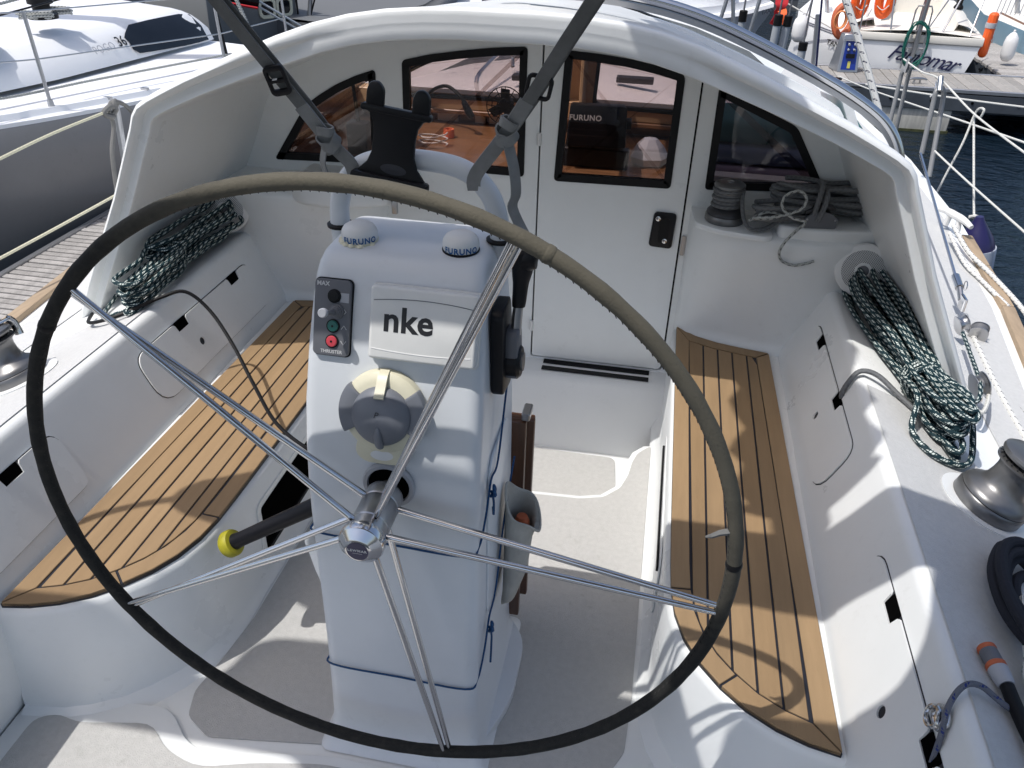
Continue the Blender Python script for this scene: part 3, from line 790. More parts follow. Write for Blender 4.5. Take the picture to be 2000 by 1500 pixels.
# ================================================================== steering wheel and pedestal
WR = 0.633
wheel = thing('steering_wheel', (0, 0, 0.8), 'large five-spoked ship steering wheel with stitched dark leather rim in front of the pedestal', 'steering wheel')
WC = V((0, 0, 0.8))
rim_m = mat('wheel_leather', (0.02, 0.02, 0.018), 0.72, spec=0.25, bump=0.45, bscale=260)
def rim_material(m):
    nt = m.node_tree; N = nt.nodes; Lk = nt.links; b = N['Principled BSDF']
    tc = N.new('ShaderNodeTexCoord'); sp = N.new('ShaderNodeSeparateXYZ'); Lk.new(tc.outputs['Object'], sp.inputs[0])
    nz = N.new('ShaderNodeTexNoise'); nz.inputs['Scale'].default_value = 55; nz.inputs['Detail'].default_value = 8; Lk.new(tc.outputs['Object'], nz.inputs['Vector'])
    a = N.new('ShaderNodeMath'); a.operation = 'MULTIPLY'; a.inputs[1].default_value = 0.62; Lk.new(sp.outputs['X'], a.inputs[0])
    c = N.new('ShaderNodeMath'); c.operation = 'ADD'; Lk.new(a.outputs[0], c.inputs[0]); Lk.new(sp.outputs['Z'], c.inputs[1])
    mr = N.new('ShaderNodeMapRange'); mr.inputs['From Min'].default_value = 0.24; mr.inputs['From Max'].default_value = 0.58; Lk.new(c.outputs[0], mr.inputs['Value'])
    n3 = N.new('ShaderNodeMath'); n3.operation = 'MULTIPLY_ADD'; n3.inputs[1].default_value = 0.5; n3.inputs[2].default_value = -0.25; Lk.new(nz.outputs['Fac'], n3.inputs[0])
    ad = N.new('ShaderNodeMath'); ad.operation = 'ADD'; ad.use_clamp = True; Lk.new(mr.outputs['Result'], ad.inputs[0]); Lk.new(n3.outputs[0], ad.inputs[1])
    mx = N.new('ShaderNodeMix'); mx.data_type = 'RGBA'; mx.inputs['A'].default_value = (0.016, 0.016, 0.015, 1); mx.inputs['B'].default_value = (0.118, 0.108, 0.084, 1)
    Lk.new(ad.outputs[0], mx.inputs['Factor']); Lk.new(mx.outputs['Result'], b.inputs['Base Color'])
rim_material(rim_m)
NR = 180
rp = [WC + V((WR * math.cos(2 * math.pi * i / NR), 0, WR * math.sin(2 * math.pi * i / NR))) for i in range(NR)]
rr = [0.0129 + 0.0006 * math.sin(i * 1.7) * math.sin(i * .31) for i in range(NR)]
obj('rim', tube(rp, rr, 14, closed=True), rim_m, wheel)
# stitching along the inner side, seams where covers meet
st = []
NS = 300
for i in range(NS):
    a = 2 * math.pi * i / NS
    ca, sa = math.cos(a), math.sin(a)
    rad = WR - 0.0115; tang = V((-sa, 0, ca))
    p = WC + V((rad * ca, -0.0055, rad * sa))
    st.append(tube([p - tang * 0.003 + V((0, -.0035, 0)), p + tang * 0.0035 + V((0, .0065, 0))], 0.0007, 4))
obj('stitching', join(*st), M['black'], wheel)['kind'] = 'stuff'
for a in (62, 4, 147):
    p = WC + V((WR * math.cos(R(a)), 0, WR * math.sin(R(a)))); t = V((-math.sin(R(a)), 0, math.cos(R(a))))
    obj('cover_seam', tube([p - t * 0.006, p - t * .003, p + t * .003, p + t * 0.006], [0.0134, 0.0142, 0.0142, 0.0134], 14), rim_m if a == 62 else M['black'], wheel)
tp = WC + V((0.608 * math.cos(R(10.4)), -0.004, 0.612 * math.sin(R(10.4))))
obj('rim_tie', tube([tp + V((.02, 0, .008)), tp, tp + V((-.012, -.005, -.004)), tp + V((-.02, 0.0, -.012))], [.006, .005, .004, .002], 6), M['web2'], wheel)
SP = [138.2 - 72 * k for k in range(5)]
for a in SP:
    d = V((math.cos(R(a)), 0, math.sin(R(a)))); e = WC + d * 0.624; t = V((-d.z, 0, d.x))
    sp = [(-0.008, -0.006), (0.062, 0.006)]
    for y, o in sp:
        s0 = WC + d * 0.030 + V((0, y, 0)) + t * o * .3
        e0 = e + t * o + V((0, 0.002 if y > 0 else -0.003, 0))
        obj('spoke', tube([s0, s0.lerp(e0, .5), e0], [0.0064, 0.0064, 0.0054], 14), M['steel'], wheel)
hub = [(0.026, 0.075), (0.041, 0.072), (0.043, 0.066), (0.043, 0.035), (0.041, 0.033), (0.0415, 0.031), (0.043, 0.029), (0.043, -0.035), (0.0405, -0.037), (0.0405, -0.047), (0.043, -0.049), (0.043, -0.066), (0.030, -0.068)]
HM = frame(WC, (1, 0, 0), (0, 0, 1)); HM = Matrix.Translation(WC + V((0, 0.034, 0))) @ Matrix.Rotation(R(-90), 4, 'X') @ Matrix.Scale(0.84, 4)      # local +z = forward
obj('hub', lathe(hub, 40, HM), M['steel2'], wheel, smooth=40)
cap = [(0.0425, -0.067), (0.0485, -0.069), (0.0495, -0.074), (0.0495, -0.088), (0.0475, -0.093), (0.042, -0.097), (0.030, -0.108), (0.0265, -0.110), (0.0, -0.1105)]
hc = obj('hub_nut', lathe(cap, 48, HM), M['steel'], wheel, smooth=30)
obj('nut_groove', lathe([(0.0435, -0.0662), (0.0452, -0.0668), (0.0452, -0.0685), (0.0435, -0.069)], 40, HM), M['black'], wheel)
for k in range(20):
    a = 2 * math.pi * k / 20
    p = WC + V((0.0413 * math.cos(a), 0.034 - 0.068, 0.0413 * math.sin(a)))
    obj('grip_dimple', xf(lathe([(0.0, 0.0012), (0.0018, 0.001), (0.0026, 0.0)], 8), frame(p, (0, 1, 0), V((0, 1, 0)).cross(V((math.cos(a), 0, math.sin(a))))) ), M['winchd'], wheel)
obj('hub_badge', lathe([(0.0235, -0.1106), (0.0235, -0.1112), (0.0, -0.1116)], 32, HM), M['navy'], wheel)
BM = frame(WC + V((0, 0.034 - 0.0941, 0.002)), (1, 0, 0), (0, 0, 1))
text('badge_lettering', 'LEWMAR', 0.0074, M['letterw'], wheel, BM, extrude=0.0002, offset=0.0002, space=1.25)
obj('badge_line', xf(box((0, -0.0062, 0), (0.018, 0.0006, 0.0003)), BM), M['letterw'], wheel)
obj('wheel_shaft', lathe([(0.022, 0.06), (0.022, 0.17)], 24, HM), M['steel2'], wheel)

ped = thing('steering_pedestal', (0, 0.28, 0), 'white moulded steering pedestal standing on the grey cockpit sole', 'pedestal')
def pring(z, ya, yf, w, r=0.035):
    p = roundpoly([(-w, ya), (w, ya), (w, yf), (-w, yf)], [r, r, r, r], 6)
    return [(x, y, z) for x, y in p]
levels = [(0.0, .06, .56, .205), (.012, .072, .545, .195), (.04, .088, .525, .184), (.09, .094, .515, .178), (.20, .098, .51, .175), (.35, .104, .505, .1735), (.55, .109, .50, .1735), (.70, .112, .495, .173),
          (.78, .118, .49, .173), (.86, .128, .485, .172), (.95, .148, .475, .171), (1.05, .180, .465, .167), (1.13, .210, .455, .162), (1.170, .227, .45, .1585), (1.190, .240, .447, .155), (1.204, .256, .443, .150), (1.212, .276, .44, .143), (1.215, .30, .43, .13)]
obj('body', loft([pring(z, a, f, w, min(0.045, 0.03 + 0.0 * z)) for z, a, f, w in levels], closed=True, caps=(True, True)), M['gel2'], ped, smooth=60)
def face_y(z):
    for (z0, a0, *_), (z1, a1, *_) in zip(levels, levels[1:]):
        if z <= z1: return a0 + (a1 - a0) * (z - z0) / (z1 - z0)
    return .3
for s in (1, -1):
    obj('foot_flange', prism(roundpoly([(s * .17, .10), (s * .228, .27), (s * .228, .46), (s * .17, .54)], [.01, .05, .05, .01]), 0.001, 0.03), M['gel2'], ped, bev=(0.012, 3, 40))
    g = xf(prism(rrect(0.20, 0.44, 0.05, 6), 0, 0.006), frame((s * 0.1725, 0.30, 0.60), (0, s, 0), (0, 0, 1)))
    obj('side_moulding', g, M['gel2'], ped, bev=(0.005, 3, 40))
# shaft seal in the after face
sm = Matrix.Translation((0, face_y(.80) - .002, .805)) @ Matrix.Rotation(R(-90), 4, 'X')
obj('shaft_seal', lathe([(0.050, 0.006), (0.052, -0.002), (0.049, -0.006), (0.042, -0.006), (0.040, -0.001)], 36, sm), M['greyl'], ped)
obj('shaft_hole', lathe([(0.041, 0.0005), (0.041, -0.0012), (0.0, -0.0012)], 36, sm), M['dark'], ped)  # flat black disc stands in for the shade inside the hole
# guard hoop over the top
hp = [(-0.155, .375, 1.17), (-0.156, .373, 1.225), (-0.152, .372, 1.262), (-0.138, .371, 1.300), (-0.112, .371, 1.330), (-0.078, .371, 1.347), (-0.03, .371, 1.354)]
hp = hp + [(-x, y, z) for x, y, z in reversed(hp)]
obj('guard_hoop', tube(spline(hp, 6), 0.0185, 16), M['gel2'], ped)
for s in (1, -1):
    obj('hoop_gasket', lathe([(0.025, 1.2125), (0.0255, 1.2175), (0.020, 1.220)], 24, Matrix.Translation((s * .156, .3735, 0.001))), M['black'], ped)

# GNSS domes
def dome(x, y, worn):
    d = thing('dome_antenna', (x, y, 1.2145), 'white dome antenna on the pedestal top ' + ('with ragged sealant round its base' if worn else 'nearer the throttle lever, cleanly sealed'), 'antenna', 'dome antennas on the pedestal')
    pr = [(0.0, 0.0), (0.031, 0.0), (0.0325, 0.003), (0.0335, 0.010), (0.0335, 0.014), (0.032, 0.0205), (0.028, 0.027), (0.021, 0.0315), (0.011, 0.034), (0.0, 0.0345)]
    obj('cap', lathe(pr, 36, Matrix.Translation((x, y, 1.2145))), M['white'], d, smooth=50)
    obj('base_ring', lathe([(0.0335, -0.002), (0.0345, 0.0), (0.0345, 0.002), (0.033, 0.0025)], 36, Matrix.Translation((x, y, 1.2145))), M['cream'] if worn else M['black'], d)
    if worn:
        bl = [lathe([(0.0, 0.006), (0.005, 0.004), (0.007, 0.0)], 8, Matrix.Translation((x + .033 * math.cos(a), y + .033 * math.sin(a), 1.2135))) for a in [R(q) for q in (175, 190, 206, 222, 240, 262, 290, 330)]]
        obj('sealant', join(*bl), M['cream'], d)
    text('lettering', 'FURUNO', 0.0150, M['letter'], d, Matrix.Translation((x, y, 1.2145 + 0.0088)) @ Matrix.Rotation(R(20 if worn else 14), 4, 'Z') @ frame((0, -0.0340, 0), (1, 0, 0), (0, 0.06, 1)), extrude=0.0004, offset=0.0004, bend=0.0338, space=1.15)
dome(-0.096, 0.315, True); dome(0.096, 0.315, False)

# slope frame of the after face
def slope(z, x=0.0, off=0.0):
    y = face_y(z); d = 0.01
    up = V((0, face_y(z + d) - face_y(z - d), 2 * d)).normalized()
    n = V((1, 0, 0)).cross(up)
    return frame(V((x, y, z)) + n * off, (1, 0, 0), up)
# bow thruster panel
th = thing('thruster_panel', tuple(slope(1.108, -0.112).translation), 'dark grey thruster control panel with joystick, green and red buttons on the pedestal', 'control panel')
tm = slope(1.108, -0.114, 0.0)
obj('plate', xf(prism(rrect(0.068, 0.138, 0.009, 5), 0.0, 0.010), tm), M['grey'], th, bev=(0.002, 2))
obj('plate_gasket', xf(prism(rrect(0.072, 0.142, 0.010, 5), -0.002, 0.002), tm), M['black'], th)
for (x, y, k) in ((0.004, 0.040, 'black'), (0.004, -0.014, 'green'), (0.003, -0.042, 'pink')):
    obj('button_ring', xf(lathe([(0.0125, 0.010), (0.0125, 0.012), (0.0105, 0.0125)], 24), tm @ Matrix.Translation((x, y, 0))), M['black'], th)
    bt = obj('button', xf(lathe([(0.0102, 0.010), (0.0102, 0.0135), (0.009, 0.015), (0.0, 0.0155)], 24), tm @ Matrix.Translation((x, y, 0))), M[k], th)
    obj('button_dot', xf(lathe([(0.0022, 0.0153), (0.0022, 0.0158), (0, 0.0158)], 10), tm @ Matrix.Translation((x, y, 0))), M['black'], bt)
obj('joystick_boot', xf(lathe([(0.014, 0.010), (0.013, 0.014), (0.0105, 0.015), (0.0105, 0.019), (0.0085, 0.020), (0.0085, 0.024), (0.006, 0.026)], 24), tm @ Matrix.Translation((0.010, 0.013, 0))), M['grey'], th)
obj('joystick', xf(tube([(0.010, 0.013, 0.02), (0.006, 0.014, 0.045), (0.003, 0.0145, 0.056)], [0.004, 0.005, 0.005], 10), tm), M['grey'], th)
obj('joystick_knob', xf(lathe([(0.006, 0.0), (0.0085, 0.003), (0.0085, 0.010), (0.007, 0.012), (0.0, 0.012)], 20), tm @ Matrix.Translation((0.003, 0.0145, 0.052))), M['greyl'], th)
text('maker_lettering', 'MAX', 0.011, M['letterw'], th, tm @ Matrix.Translation((-0.018, 0.0605, 0.0102)), extrude=0.0002, offset=0.0003)
text('panel_lettering', 'THRUSTER', 0.0085, M['letterw'], th, tm @ Matrix.Translation((0.002, -0.0615, 0.0102)), extrude=0.0002, offset=0.0001)
obj('rating_sticker', xf(box((0.023, 0.038, 0.0103), (0.016, 0.017, 0.0004)), tm), M['greyl'], th)
for pts in (((0.021, 0.019), (0.027, 0.013), (0.021, 0.007)), ((0.019, -0.019), (0.024, -0.012), (0.029, -0.019)), ((0.019, -0.040), (0.024, -0.047), (0.029, -0.040))):
    obj('arrow_mark', xf(tube([(x, y, 0.0104) for x, y in pts], 0.0008, 4), tm), M['letterw'], th)

# instrument cover
nk = thing('instrument_cover', tuple(slope(1.11, 0.062).translation), 'white snap-on instrument cover with big black lowercase lettering on the pedestal', 'cover')
nm = slope(1.112, 0.060, 0.0)
obj('shell', xf(prism(rrect(0.194, 0.130, 0.006, 4), 0.0, 0.030), nm), M['white2'], nk, bev=(0.006, 3))
obj('lip', xf(prism(rrect(0.200, 0.136, 0.007, 4), 0.0, 0.010), nm), M['white2'], nk, bev=(0.002, 2))
obj('top_groove', xf(tube([(x * .01, 0.046 - 0.00008 * x * x, 0.0300) for x in range(-9, 10)], 0.0009, 5), nm), M['grey'], nk)
obj('bottom_groove', xf(tube([(x * .01, -0.050 + 0.00005 * x * x, 0.0299) for x in range(-9, 10)], 0.0011, 5), nm), M['white'], nk)
text('lettering', 'nke', 0.062, M['letterb'], nk, nm @ Matrix.Translation((-0.026, 0.006, 0.0301)), extrude=0.0004, offset=0.0015, space=1.02)

# steering compass with its sliding cover
co = thing('compass', tuple(slope(0.955, -0.008).translation), 'cream and grey bulkhead compass with its domed cover shut on the pedestal', 'compass')
cm = slope(0.955, -0.008, 0.0)
obj('bezel', xf(lathe([(0.080, 0.0), (0.080, 0.006), (0.077, 0.014), (0.068, 0.020), (0.060, 0.022), (0.0, 0.022)], 48), cm), M['cream'], co)
obj('bezel_lug', xf(prism(roundpoly([(-0.050, -0.055), (-0.052, -0.088), (-0.030, -0.102), (0.030, -0.102), (0.052, -0.088), (0.050, -0.055)], .02, 5), 0.001, 0.014), cm), M['cream'], co, bev=(0.004, 2))
obj('lug_dish', xf(lathe([(0.022, 0.0142), (0.0, 0.0146)], 24), cm @ Matrix.Translation((0, -0.084, 0)) @ Matrix.Diagonal((1.0, .45, 1, 1))), M['white'], co)
# grey shade: two side cheeks and the dome
def arcplate(a0, a1, r0, r1, z0, z1, n=14):
    p = [(r1 * math.cos(R(a0 + (a1 - a0) * k / n)), r1 * math.sin(R(a0 + (a1 - a0) * k / n))) for k in range(n + 1)]
    q = [(r0 * math.cos(R(a0 + (a1 - a0) * k / n)), r0 * math.sin(R(a0 + (a1 - a0) * k / n))) for k in range(n + 1)]
    return prism(p + q[::-1], z0, z1)
for a0, a1 in ((142, 212), (-32, 38)):
    obj('cheek_piece', xf(arcplate(a0, a1, 0.045, 0.082, 0.004, 0.0265), cm), M['cgrey'] if 'cgrey' in M else M['grey'], co, bev=(0.003, 2))
obj('dome_cover', xf(lathe([(0.056, 0.020), (0.056, 0.026), (0.053, 0.032), (0.042, 0.040), (0.024, 0.046), (0.0, 0.048)], 40), cm @ Matrix.Translation((0, -0.004, 0))), M['cgrey'] if 'cgrey' in M else M['grey'], co, smooth=50)
obj('top_strap', xf(ribbon(spline([(0, 0.079, 0.008), (0, 0.070, 0.022), (0, 0.050, 0.034), (0, 0.034, 0.044)], 4), 0.018, (1, 0, 0), 0.006), cm), M['cream'], co)
obj('pull_tab', xf(tube(spline([(0, -0.020, 0.045), (0, -0.040, 0.041), (0, -0.058, 0.030)], 4), [0.004, 0.006, 0.008, 0.009, 0.010, 0.010, 0.0105, 0.011, 0.011], 12, flat=.7), cm), M['cgrey'] if 'cgrey' in M else M['grey'], co)
text('maker_mark', 'P', 0.016, M['winchd'], co, cm @ Matrix.Translation((-0.004, 0.004, 0.0480)), extrude=0.0002, shear=.3)

# engine throttle on the starboard side of the pedestal
tl = thing('throttle_lever', (0.176, 0.28, 0.98), 'black single-lever engine throttle on the side of the pedestal', 'lever')
fm = frame((0.169, 0.285, 1.045), (0, 1, 0), (-0.03, 0, 1))
obj('side_plate', xf(prism(roundpoly([(-0.055, -0.085), (0.03, -0.10), (0.05, -0.02), (0.035, 0.09), (-0.045, 0.085)], .02, 4), 0.0, 0.024), fm), M['bplast'], tl, bev=(0.004, 2))
obj('lever_boss', xf(lathe([(0.034, 0.022), (0.034, 0.044), (0.028, 0.050), (0.0, 0.050)], 28), fm @ Matrix.Translation((0.0, -0.035, 0))), M['bplast'], tl)
obj('boss_body', xf(prism(roundpoly([(-0.032, -0.062), (0.032, -0.062), (0.026, 0.035), (-0.022, 0.035)], .018, 4), 0.02, 0.046), fm), M['grey'], tl, bev=(0.004, 2))
obj('boss_disc', xf(lathe([(0.018, 0.050), (0.018, 0.054), (0.0, 0.054)], 24), fm @ Matrix.Translation((0.0, -0.035, 0))), M['winch'], tl)
arm = [V((0.004, 0.02, 0.038)), V((0.010, 0.06, 0.040)), V((0.016, 0.10, 0.044)), V((0.020, 0.13, 0.046))]
obj('arm', xf(tube(spline(arm, 4), [.011] * 5 + [.0105] * 8, 10, flat=.7), fm), M['steel2'], tl)
obj('handle_grip', xf(tube(spline([(0.012, 0.075, 0.042), (0.019, 0.12, 0.045), (0.024, 0.155, 0.048), (0.026, 0.185, 0.048)], 4), [.013, .014, .0145, .015, .016, .018, .020, .021, .0225, .0235, .024, .023, .017], 14, flat=.8), fm), M['bplast'], tl)
obj('handle_knob', xf(tube(spline([(0.026, 0.150, 0.030), (0.027, 0.170, 0.062), (0.027, 0.172, 0.075)], 3), [.017, .022, .024, .025, .024, .021, .012], 14), fm), M['bplast'], tl)

# phone/tablet holder clamped on the hoop
ph = thing('phone_holder', (-0.035, 0.36, 1.36), 'black spring-loaded tablet holder clamped on the white guard hoop', 'holder')
pm = frame((-0.030, 0.352, 1.392), (1.0, 0.0, -0.13), (0.10, 0.10, 1)) @ Matrix.Diagonal((1.14, 1.06, 1.0, 1))
side = [(0.058, -0.062), (0.050, -0.052), (0.040, -0.040), (0.034, -0.022), (0.033, 0.005), (0.035, 0.025), (0.042, 0.038), (0.052, 0.043), (0.053, 0.052)]
poly = side + [(-x, y) for x, y in reversed(side)]
obj('back_plate', xf(prism(poly, 0.0, 0.012), pm), M['bplast'], ph, bev=(0.003, 2, 40))
obj('lower_jaw', xf(prism(roundpoly([(-0.063, -0.074), (0.063, -0.074), (0.062, -0.058), (-0.062, -0.058)], .006), 0.0, 0.022), pm), M['bplast'], ph, bev=(0.003, 2))
obj('upper_jaw', xf(prism(roundpoly([(-0.056, 0.042), (0.056, 0.042), (0.055, 0.053), (-0.055, 0.053)], .005), 0.0, 0.018), pm), M['bplast'], ph, bev=(0.003, 2))
for x in (-0.036, 0.036):
    tab = roundpoly([(x - 0.0125, 0.045), (x + 0.0155, 0.043), (x + 0.014, 0.080), (x + 0.004, 0.090), (x - 0.008, 0.088), (x - 0.013, 0.075)], .010, 4)
    obj('clamp_tab', xf(prism(tab, 0.002, 0.016), pm), M['bplast'], ph, bev=(0.004, 2))
for x in (-0.034, 0.028):
    obj('hoop_clamp', xf(lathe([(0.012, -0.02), (0.015, -0.018), (0.015, 0.006), (0.012, 0.008)], 20), pm @ Matrix.Translation((x, -0.080, 0.002)) @ Matrix.Rotation(R(80), 4, 'X')), M['bplast'], ph)
    obj('clamp_arm', xf(box((x, -0.078, -0.010), (0.026, 0.022, 0.034)), pm), M['bplast'], ph, bev=(0.003, 2))
lg = mat('moulded_logo', (0.022, 0.024, 0.034), 0.35)
obj('logo_oval', xf(lathe([(0.021, 0.0122), (0.0, 0.0126)], 28), pm @ Matrix.Translation((0.004, -0.046, 0)) @ Matrix.Diagonal((1, .42, 1, 1))), lg, ph)


# ================================================================== fittings in the cockpit
# --- winches
def winch(name, base, axis, label, cat_group, scale=1.0, small=False):
    w = thing(name, base, label, 'winch', cat_group)
    ax = V(axis).normalized()
    m = frame(base, ax.cross(V((0, 1, 0))).cross(ax) if abs(ax.y) < .9 else (1, 0, 0), (0, 1, 0))
    m = ax.to_track_quat('Z', 'Y').to_matrix().to_4x4(); m.translation = V(base)
    k = scale
    P = lambda l: [(r * k, z * k) for r, z in l]
    obj('base_skirt', xf(lathe(P([(0.0, 0.0), (0.074, 0.0), (0.077, 0.004), (0.077, 0.026), (0.074, 0.030)]), 48), m), M['winch'], w, smooth=40)
    obj('base_groove', xf(lathe(P([(0.0735, 0.029), (0.0715, 0.031), (0.0735, 0.033)]), 48), m), M['black'], w)
    obj('drum', xf(lathe(P([(0.074, 0.032), (0.0735, 0.038), (0.066, 0.047), (0.052, 0.056), (0.045, 0.066), (0.0425, 0.082), (0.0425, 0.098), (0.045, 0.110), (0.051, 0.117)]), 48), m), M['winch'] if not small else M['winchd'], w, smooth=50)
    obj('lower_jaw', xf(lathe(P([(0.046, 0.116), (0.058, 0.119), (0.059, 0.123), (0.048, 0.127)]), 48), m), M['winch'], w, smooth=30)
    obj('jaw_gap', xf(lathe(P([(0.044, 0.125), (0.044, 0.134)]), 32), m), M['black'], w)
    obj('upper_jaw', xf(lathe(P([(0.046, 0.132), (0.058, 0.136), (0.060, 0.141), (0.059, 0.147), (0.052, 0.152), (0.030, 0.156), (0.0, 0.156)]), 48), m), M['winch'], w, smooth=30)
    for q in range(24):
        a = 2 * math.pi * q / 24
        g = bar((0.048 * k * math.cos(a), 0.048 * k * math.sin(a), 0.1295 * k), (0.057 * k * math.cos(a + .1), 0.057 * k * math.sin(a + .1), 0.1262 * k), 0.002 * k, 0.002 * k)
        obj('jaw_rib', xf(g, m), M['winchd'], w)
    obj('socket', xf(lathe(P([(0.014, 0.1562), (0.014, 0.1585), (0.011, 0.159), (0.010, 0.157), (0.0, 0.157)]), 20), m), M['steel2'], w)
    return w, m
def chrome_arm(w, m, ang, k=1.0):
    r = m @ Matrix.Rotation(R(ang), 4, 'Z')
    top = roundpoly([(-0.018, -0.014), (0.03, -0.020), (0.068, -0.013), (0.068, 0.013), (0.03, 0.020), (-0.018, 0.014)], .010, 4)
    obj('line_feeder', xf(prism([(x * k, y * k) for x, y in top], 0.1565 * k, 0.162 * k), r), M['steel'], w, bev=(0.002, 2))
    obj('feeder_leg', xf(tube(spline([(0.060 * k, 0, 0.160 * k), (0.069 * k, 0, 0.150 * k), (0.069 * k, 0.002, 0.125 * k), (0.067 * k, 0.002, 0.108 * k)], 4), [0.010 * k] * 13, 10, flat=1.2), r), M['steel'], w)
ws, wm = winch('winch', (1.295, 0.655, 0.541), (0.35, 0, 0.937), 'grey self-tailing winch on the starboard side deck near the black hose', 'self-tailing deck winches', 1.1)
chrome_arm(ws, wm, 195, 1.1)
wp, wm2 = winch('winch', (-1.262, 0.63, 0.552), (-0.35, 0, 0.937), 'grey self-tailing winch at the left edge beside the wheel rim', 'self-tailing deck winches')
chrome_arm(wp, wm2, 150)
for s, c in ((1, (1.295, 0.655)), (-1, (-1.262, 0.63))):
    pad = []
    for a in range(0, 360, 10):
        x = c[0] + 0.106 * math.cos(R(a)); y = c[1] + 0.102 * math.sin(R(a)); pad.append((x, y))
    n = len(pad)
    obj('winch_base_pad', ([V((x, y, deck_z(abs(x)) + dz)) for dz in (0.000, 0.0065) for x, y in pad], [tuple(range(n, 2 * n))] + [(i, (i + 1) % n, n + (i + 1) % n, n + i) for i in range(n)], None), M['gel'], B)
wh, wm3 = winch('winch', (0.672, 1.705, 0.806), (0.0, 0, 1), 'small dark winch wrapped in grey rope on the shelf beside the door', 'self-tailing deck winches', 0.86, True)
tr = []
for i in range(0, 36 * 5):
    a = R(i * 10); r = 0.046 + 0.002 * math.sin(a * .5)
    tr.append((0.672 + r * math.cos(a), 1.705 + r * math.sin(a), 0.806 + 0.050 + 0.0128 * (i / 36)))
tail = spline([tr[-1], (0.715, 1.66, 0.895), (0.725, 1.62, 0.85), (0.75, 1.60, 0.822), (0.80, 1.62, 0.822), (0.86, 1.655, 0.85), (0.93, 1.68, 0.855), (1.0, 1.70, 0.862)], 6)
obj('winch_rope', tube(tr + tail[1:], 0.0068, 8), M['rope_grey'], label='grey rope wound on the small winch and led to the rope clutch', cat='rope')

# --- rope clutch and hanks of grey rope on the starboard shelf
cl = thing('rope_clutch', (0.965, 1.66, 0.836), 'dark grey rope clutch box on the starboard shelf under the window', 'rope clutch')
cp = roundpoly([(-0.052, 0.0), (0.052, 0.0), (0.054, 0.034), (0.030, 0.050), (0.0, 0.058), (-0.03, 0.050), (-0.054, 0.030)], .006, 3)
obj('side_cheek', xf(prism(cp, 0.0, 0.010), frame((0.965, 1.632, 0.836), (1, 0.14, 0), (0, 0, 1))), M['grey'], cl, bev=(0.002, 2))
obj('body', xf(prism([(x * .92, y * .92) for x, y in cp], -0.075, 0.0), frame((0.965, 1.632, 0.837), (1, 0.14, 0), (0, 0, 1))), M['bplast'], cl, bev=(0.003, 2))
for q in range(3):
    obj('clutch_lever', xf(prism(roundpoly([(-0.05, 0.040), (0.02, 0.062), (0.045, 0.052), (0.045, 0.066), (0.01, 0.076), (-0.05, 0.052)], .005, 3), -0.018 - 0.022 * q, -0.004 - 0.022 * q), frame((0.965, 1.632, 0.836), (1, 0.14, 0), (0, 0, 1))), M['winchd'], cl, bev=(0.002, 2))
for x in (-0.045, 0.045):
    obj('screw', xf(lathe([(0.0035, 0.0), (0.0035, 0.0012), (0, 0.0012)], 10), frame((0.965, 1.632, 0.836), (1, 0.14, 0), (0, 0, 1)) @ Matrix.Translation((x, 0.030, 0.010))), M['steel2'], cl)
def hank(ends, loops, spread, rad, lift, seed, wrap=None, jitter=0.4, n=5, pinch=None, tails=()):
    """one continuous rope laid in long loops between two ends; heights follow the ground function"""
    rnd = random.Random(seed)
    (ax, ay, az), (bx, by, bz) = ends
    A, E = V((ax, ay, az)), V((bx, by, bz)); D = (E - A); L = D.length; T = D.normalized(); Sd = V((T.y, -T.x, 0)).normalized()
    pts = list(tails)
    for i in range(loops):
        o = spread * (0.25 + 0.75 * ((i * 0.618) % 1)) * (1 + jitter * (rnd.random() - .5))
        h = lift * ((i + 0.5) / loops)
        e0 = rnd.uniform(-.05, .05) * L; e1 = rnd.uniform(-.05, .05) * L
        for f, sd in ((0.0, 0.0), (0.06, .75), (0.25, 1.0), (0.5, .8), (0.75, .85), (0.94, .65), (1.0, 0.0), (0.94, -.65), (0.75, -.85), (0.5, -.8), (0.25, -1.0), (0.06, -.75)):
            p = A + T * (L * f + (e0 if f < .3 else e1 if f > .7 else 0))
            k = 1.0
            if pinch: k = 1 - (1 - pinch[1]) * math.exp(-((f - pinch[0]) / 0.13) ** 2)
            p = p + Sd * (sd * o * k) + V((0, 0, h * (1 if k > .8 else .8) + rnd.uniform(-.004, .004) + abs(rnd.gauss(0, .003))))
            p += Sd * rnd.gauss(0, spread * .06)
            pts.append(p)
    return tube(spline(pts, n), rad, 7)
for i, (a, b, lp, sp, lf, sd) in enumerate((((0.82, 1.715, .855), (1.17, 1.735, .85), 7, 0.062, 0.10, 3), ((0.76, 1.64, .835), (0.93, 1.66, .845), 4, 0.045, 0.06, 5))):
    obj('rope_hank', hank((a, b), lp, sp, 0.0088, lf, sd), M['rope_grey'], label=['thick grey rope hank heaped behind the rope clutch', 'grey rope loops lying between small winch and clutch'][i], cat='rope')
obj('hank_wrap', tube(spline([(0.94, 1.63, .86), (0.945, 1.625, .92), (0.955, 1.66, .965), (0.955, 1.72, .96), (0.965, 1.70, .95), (0.972, 1.64, .94), (0.965, 1.62, .90), (0.955, 1.62, .86)], 6), 0.0088, 8), M['rope_grey'], label='turn of grey rope standing up round the shelf hank', cat='rope')
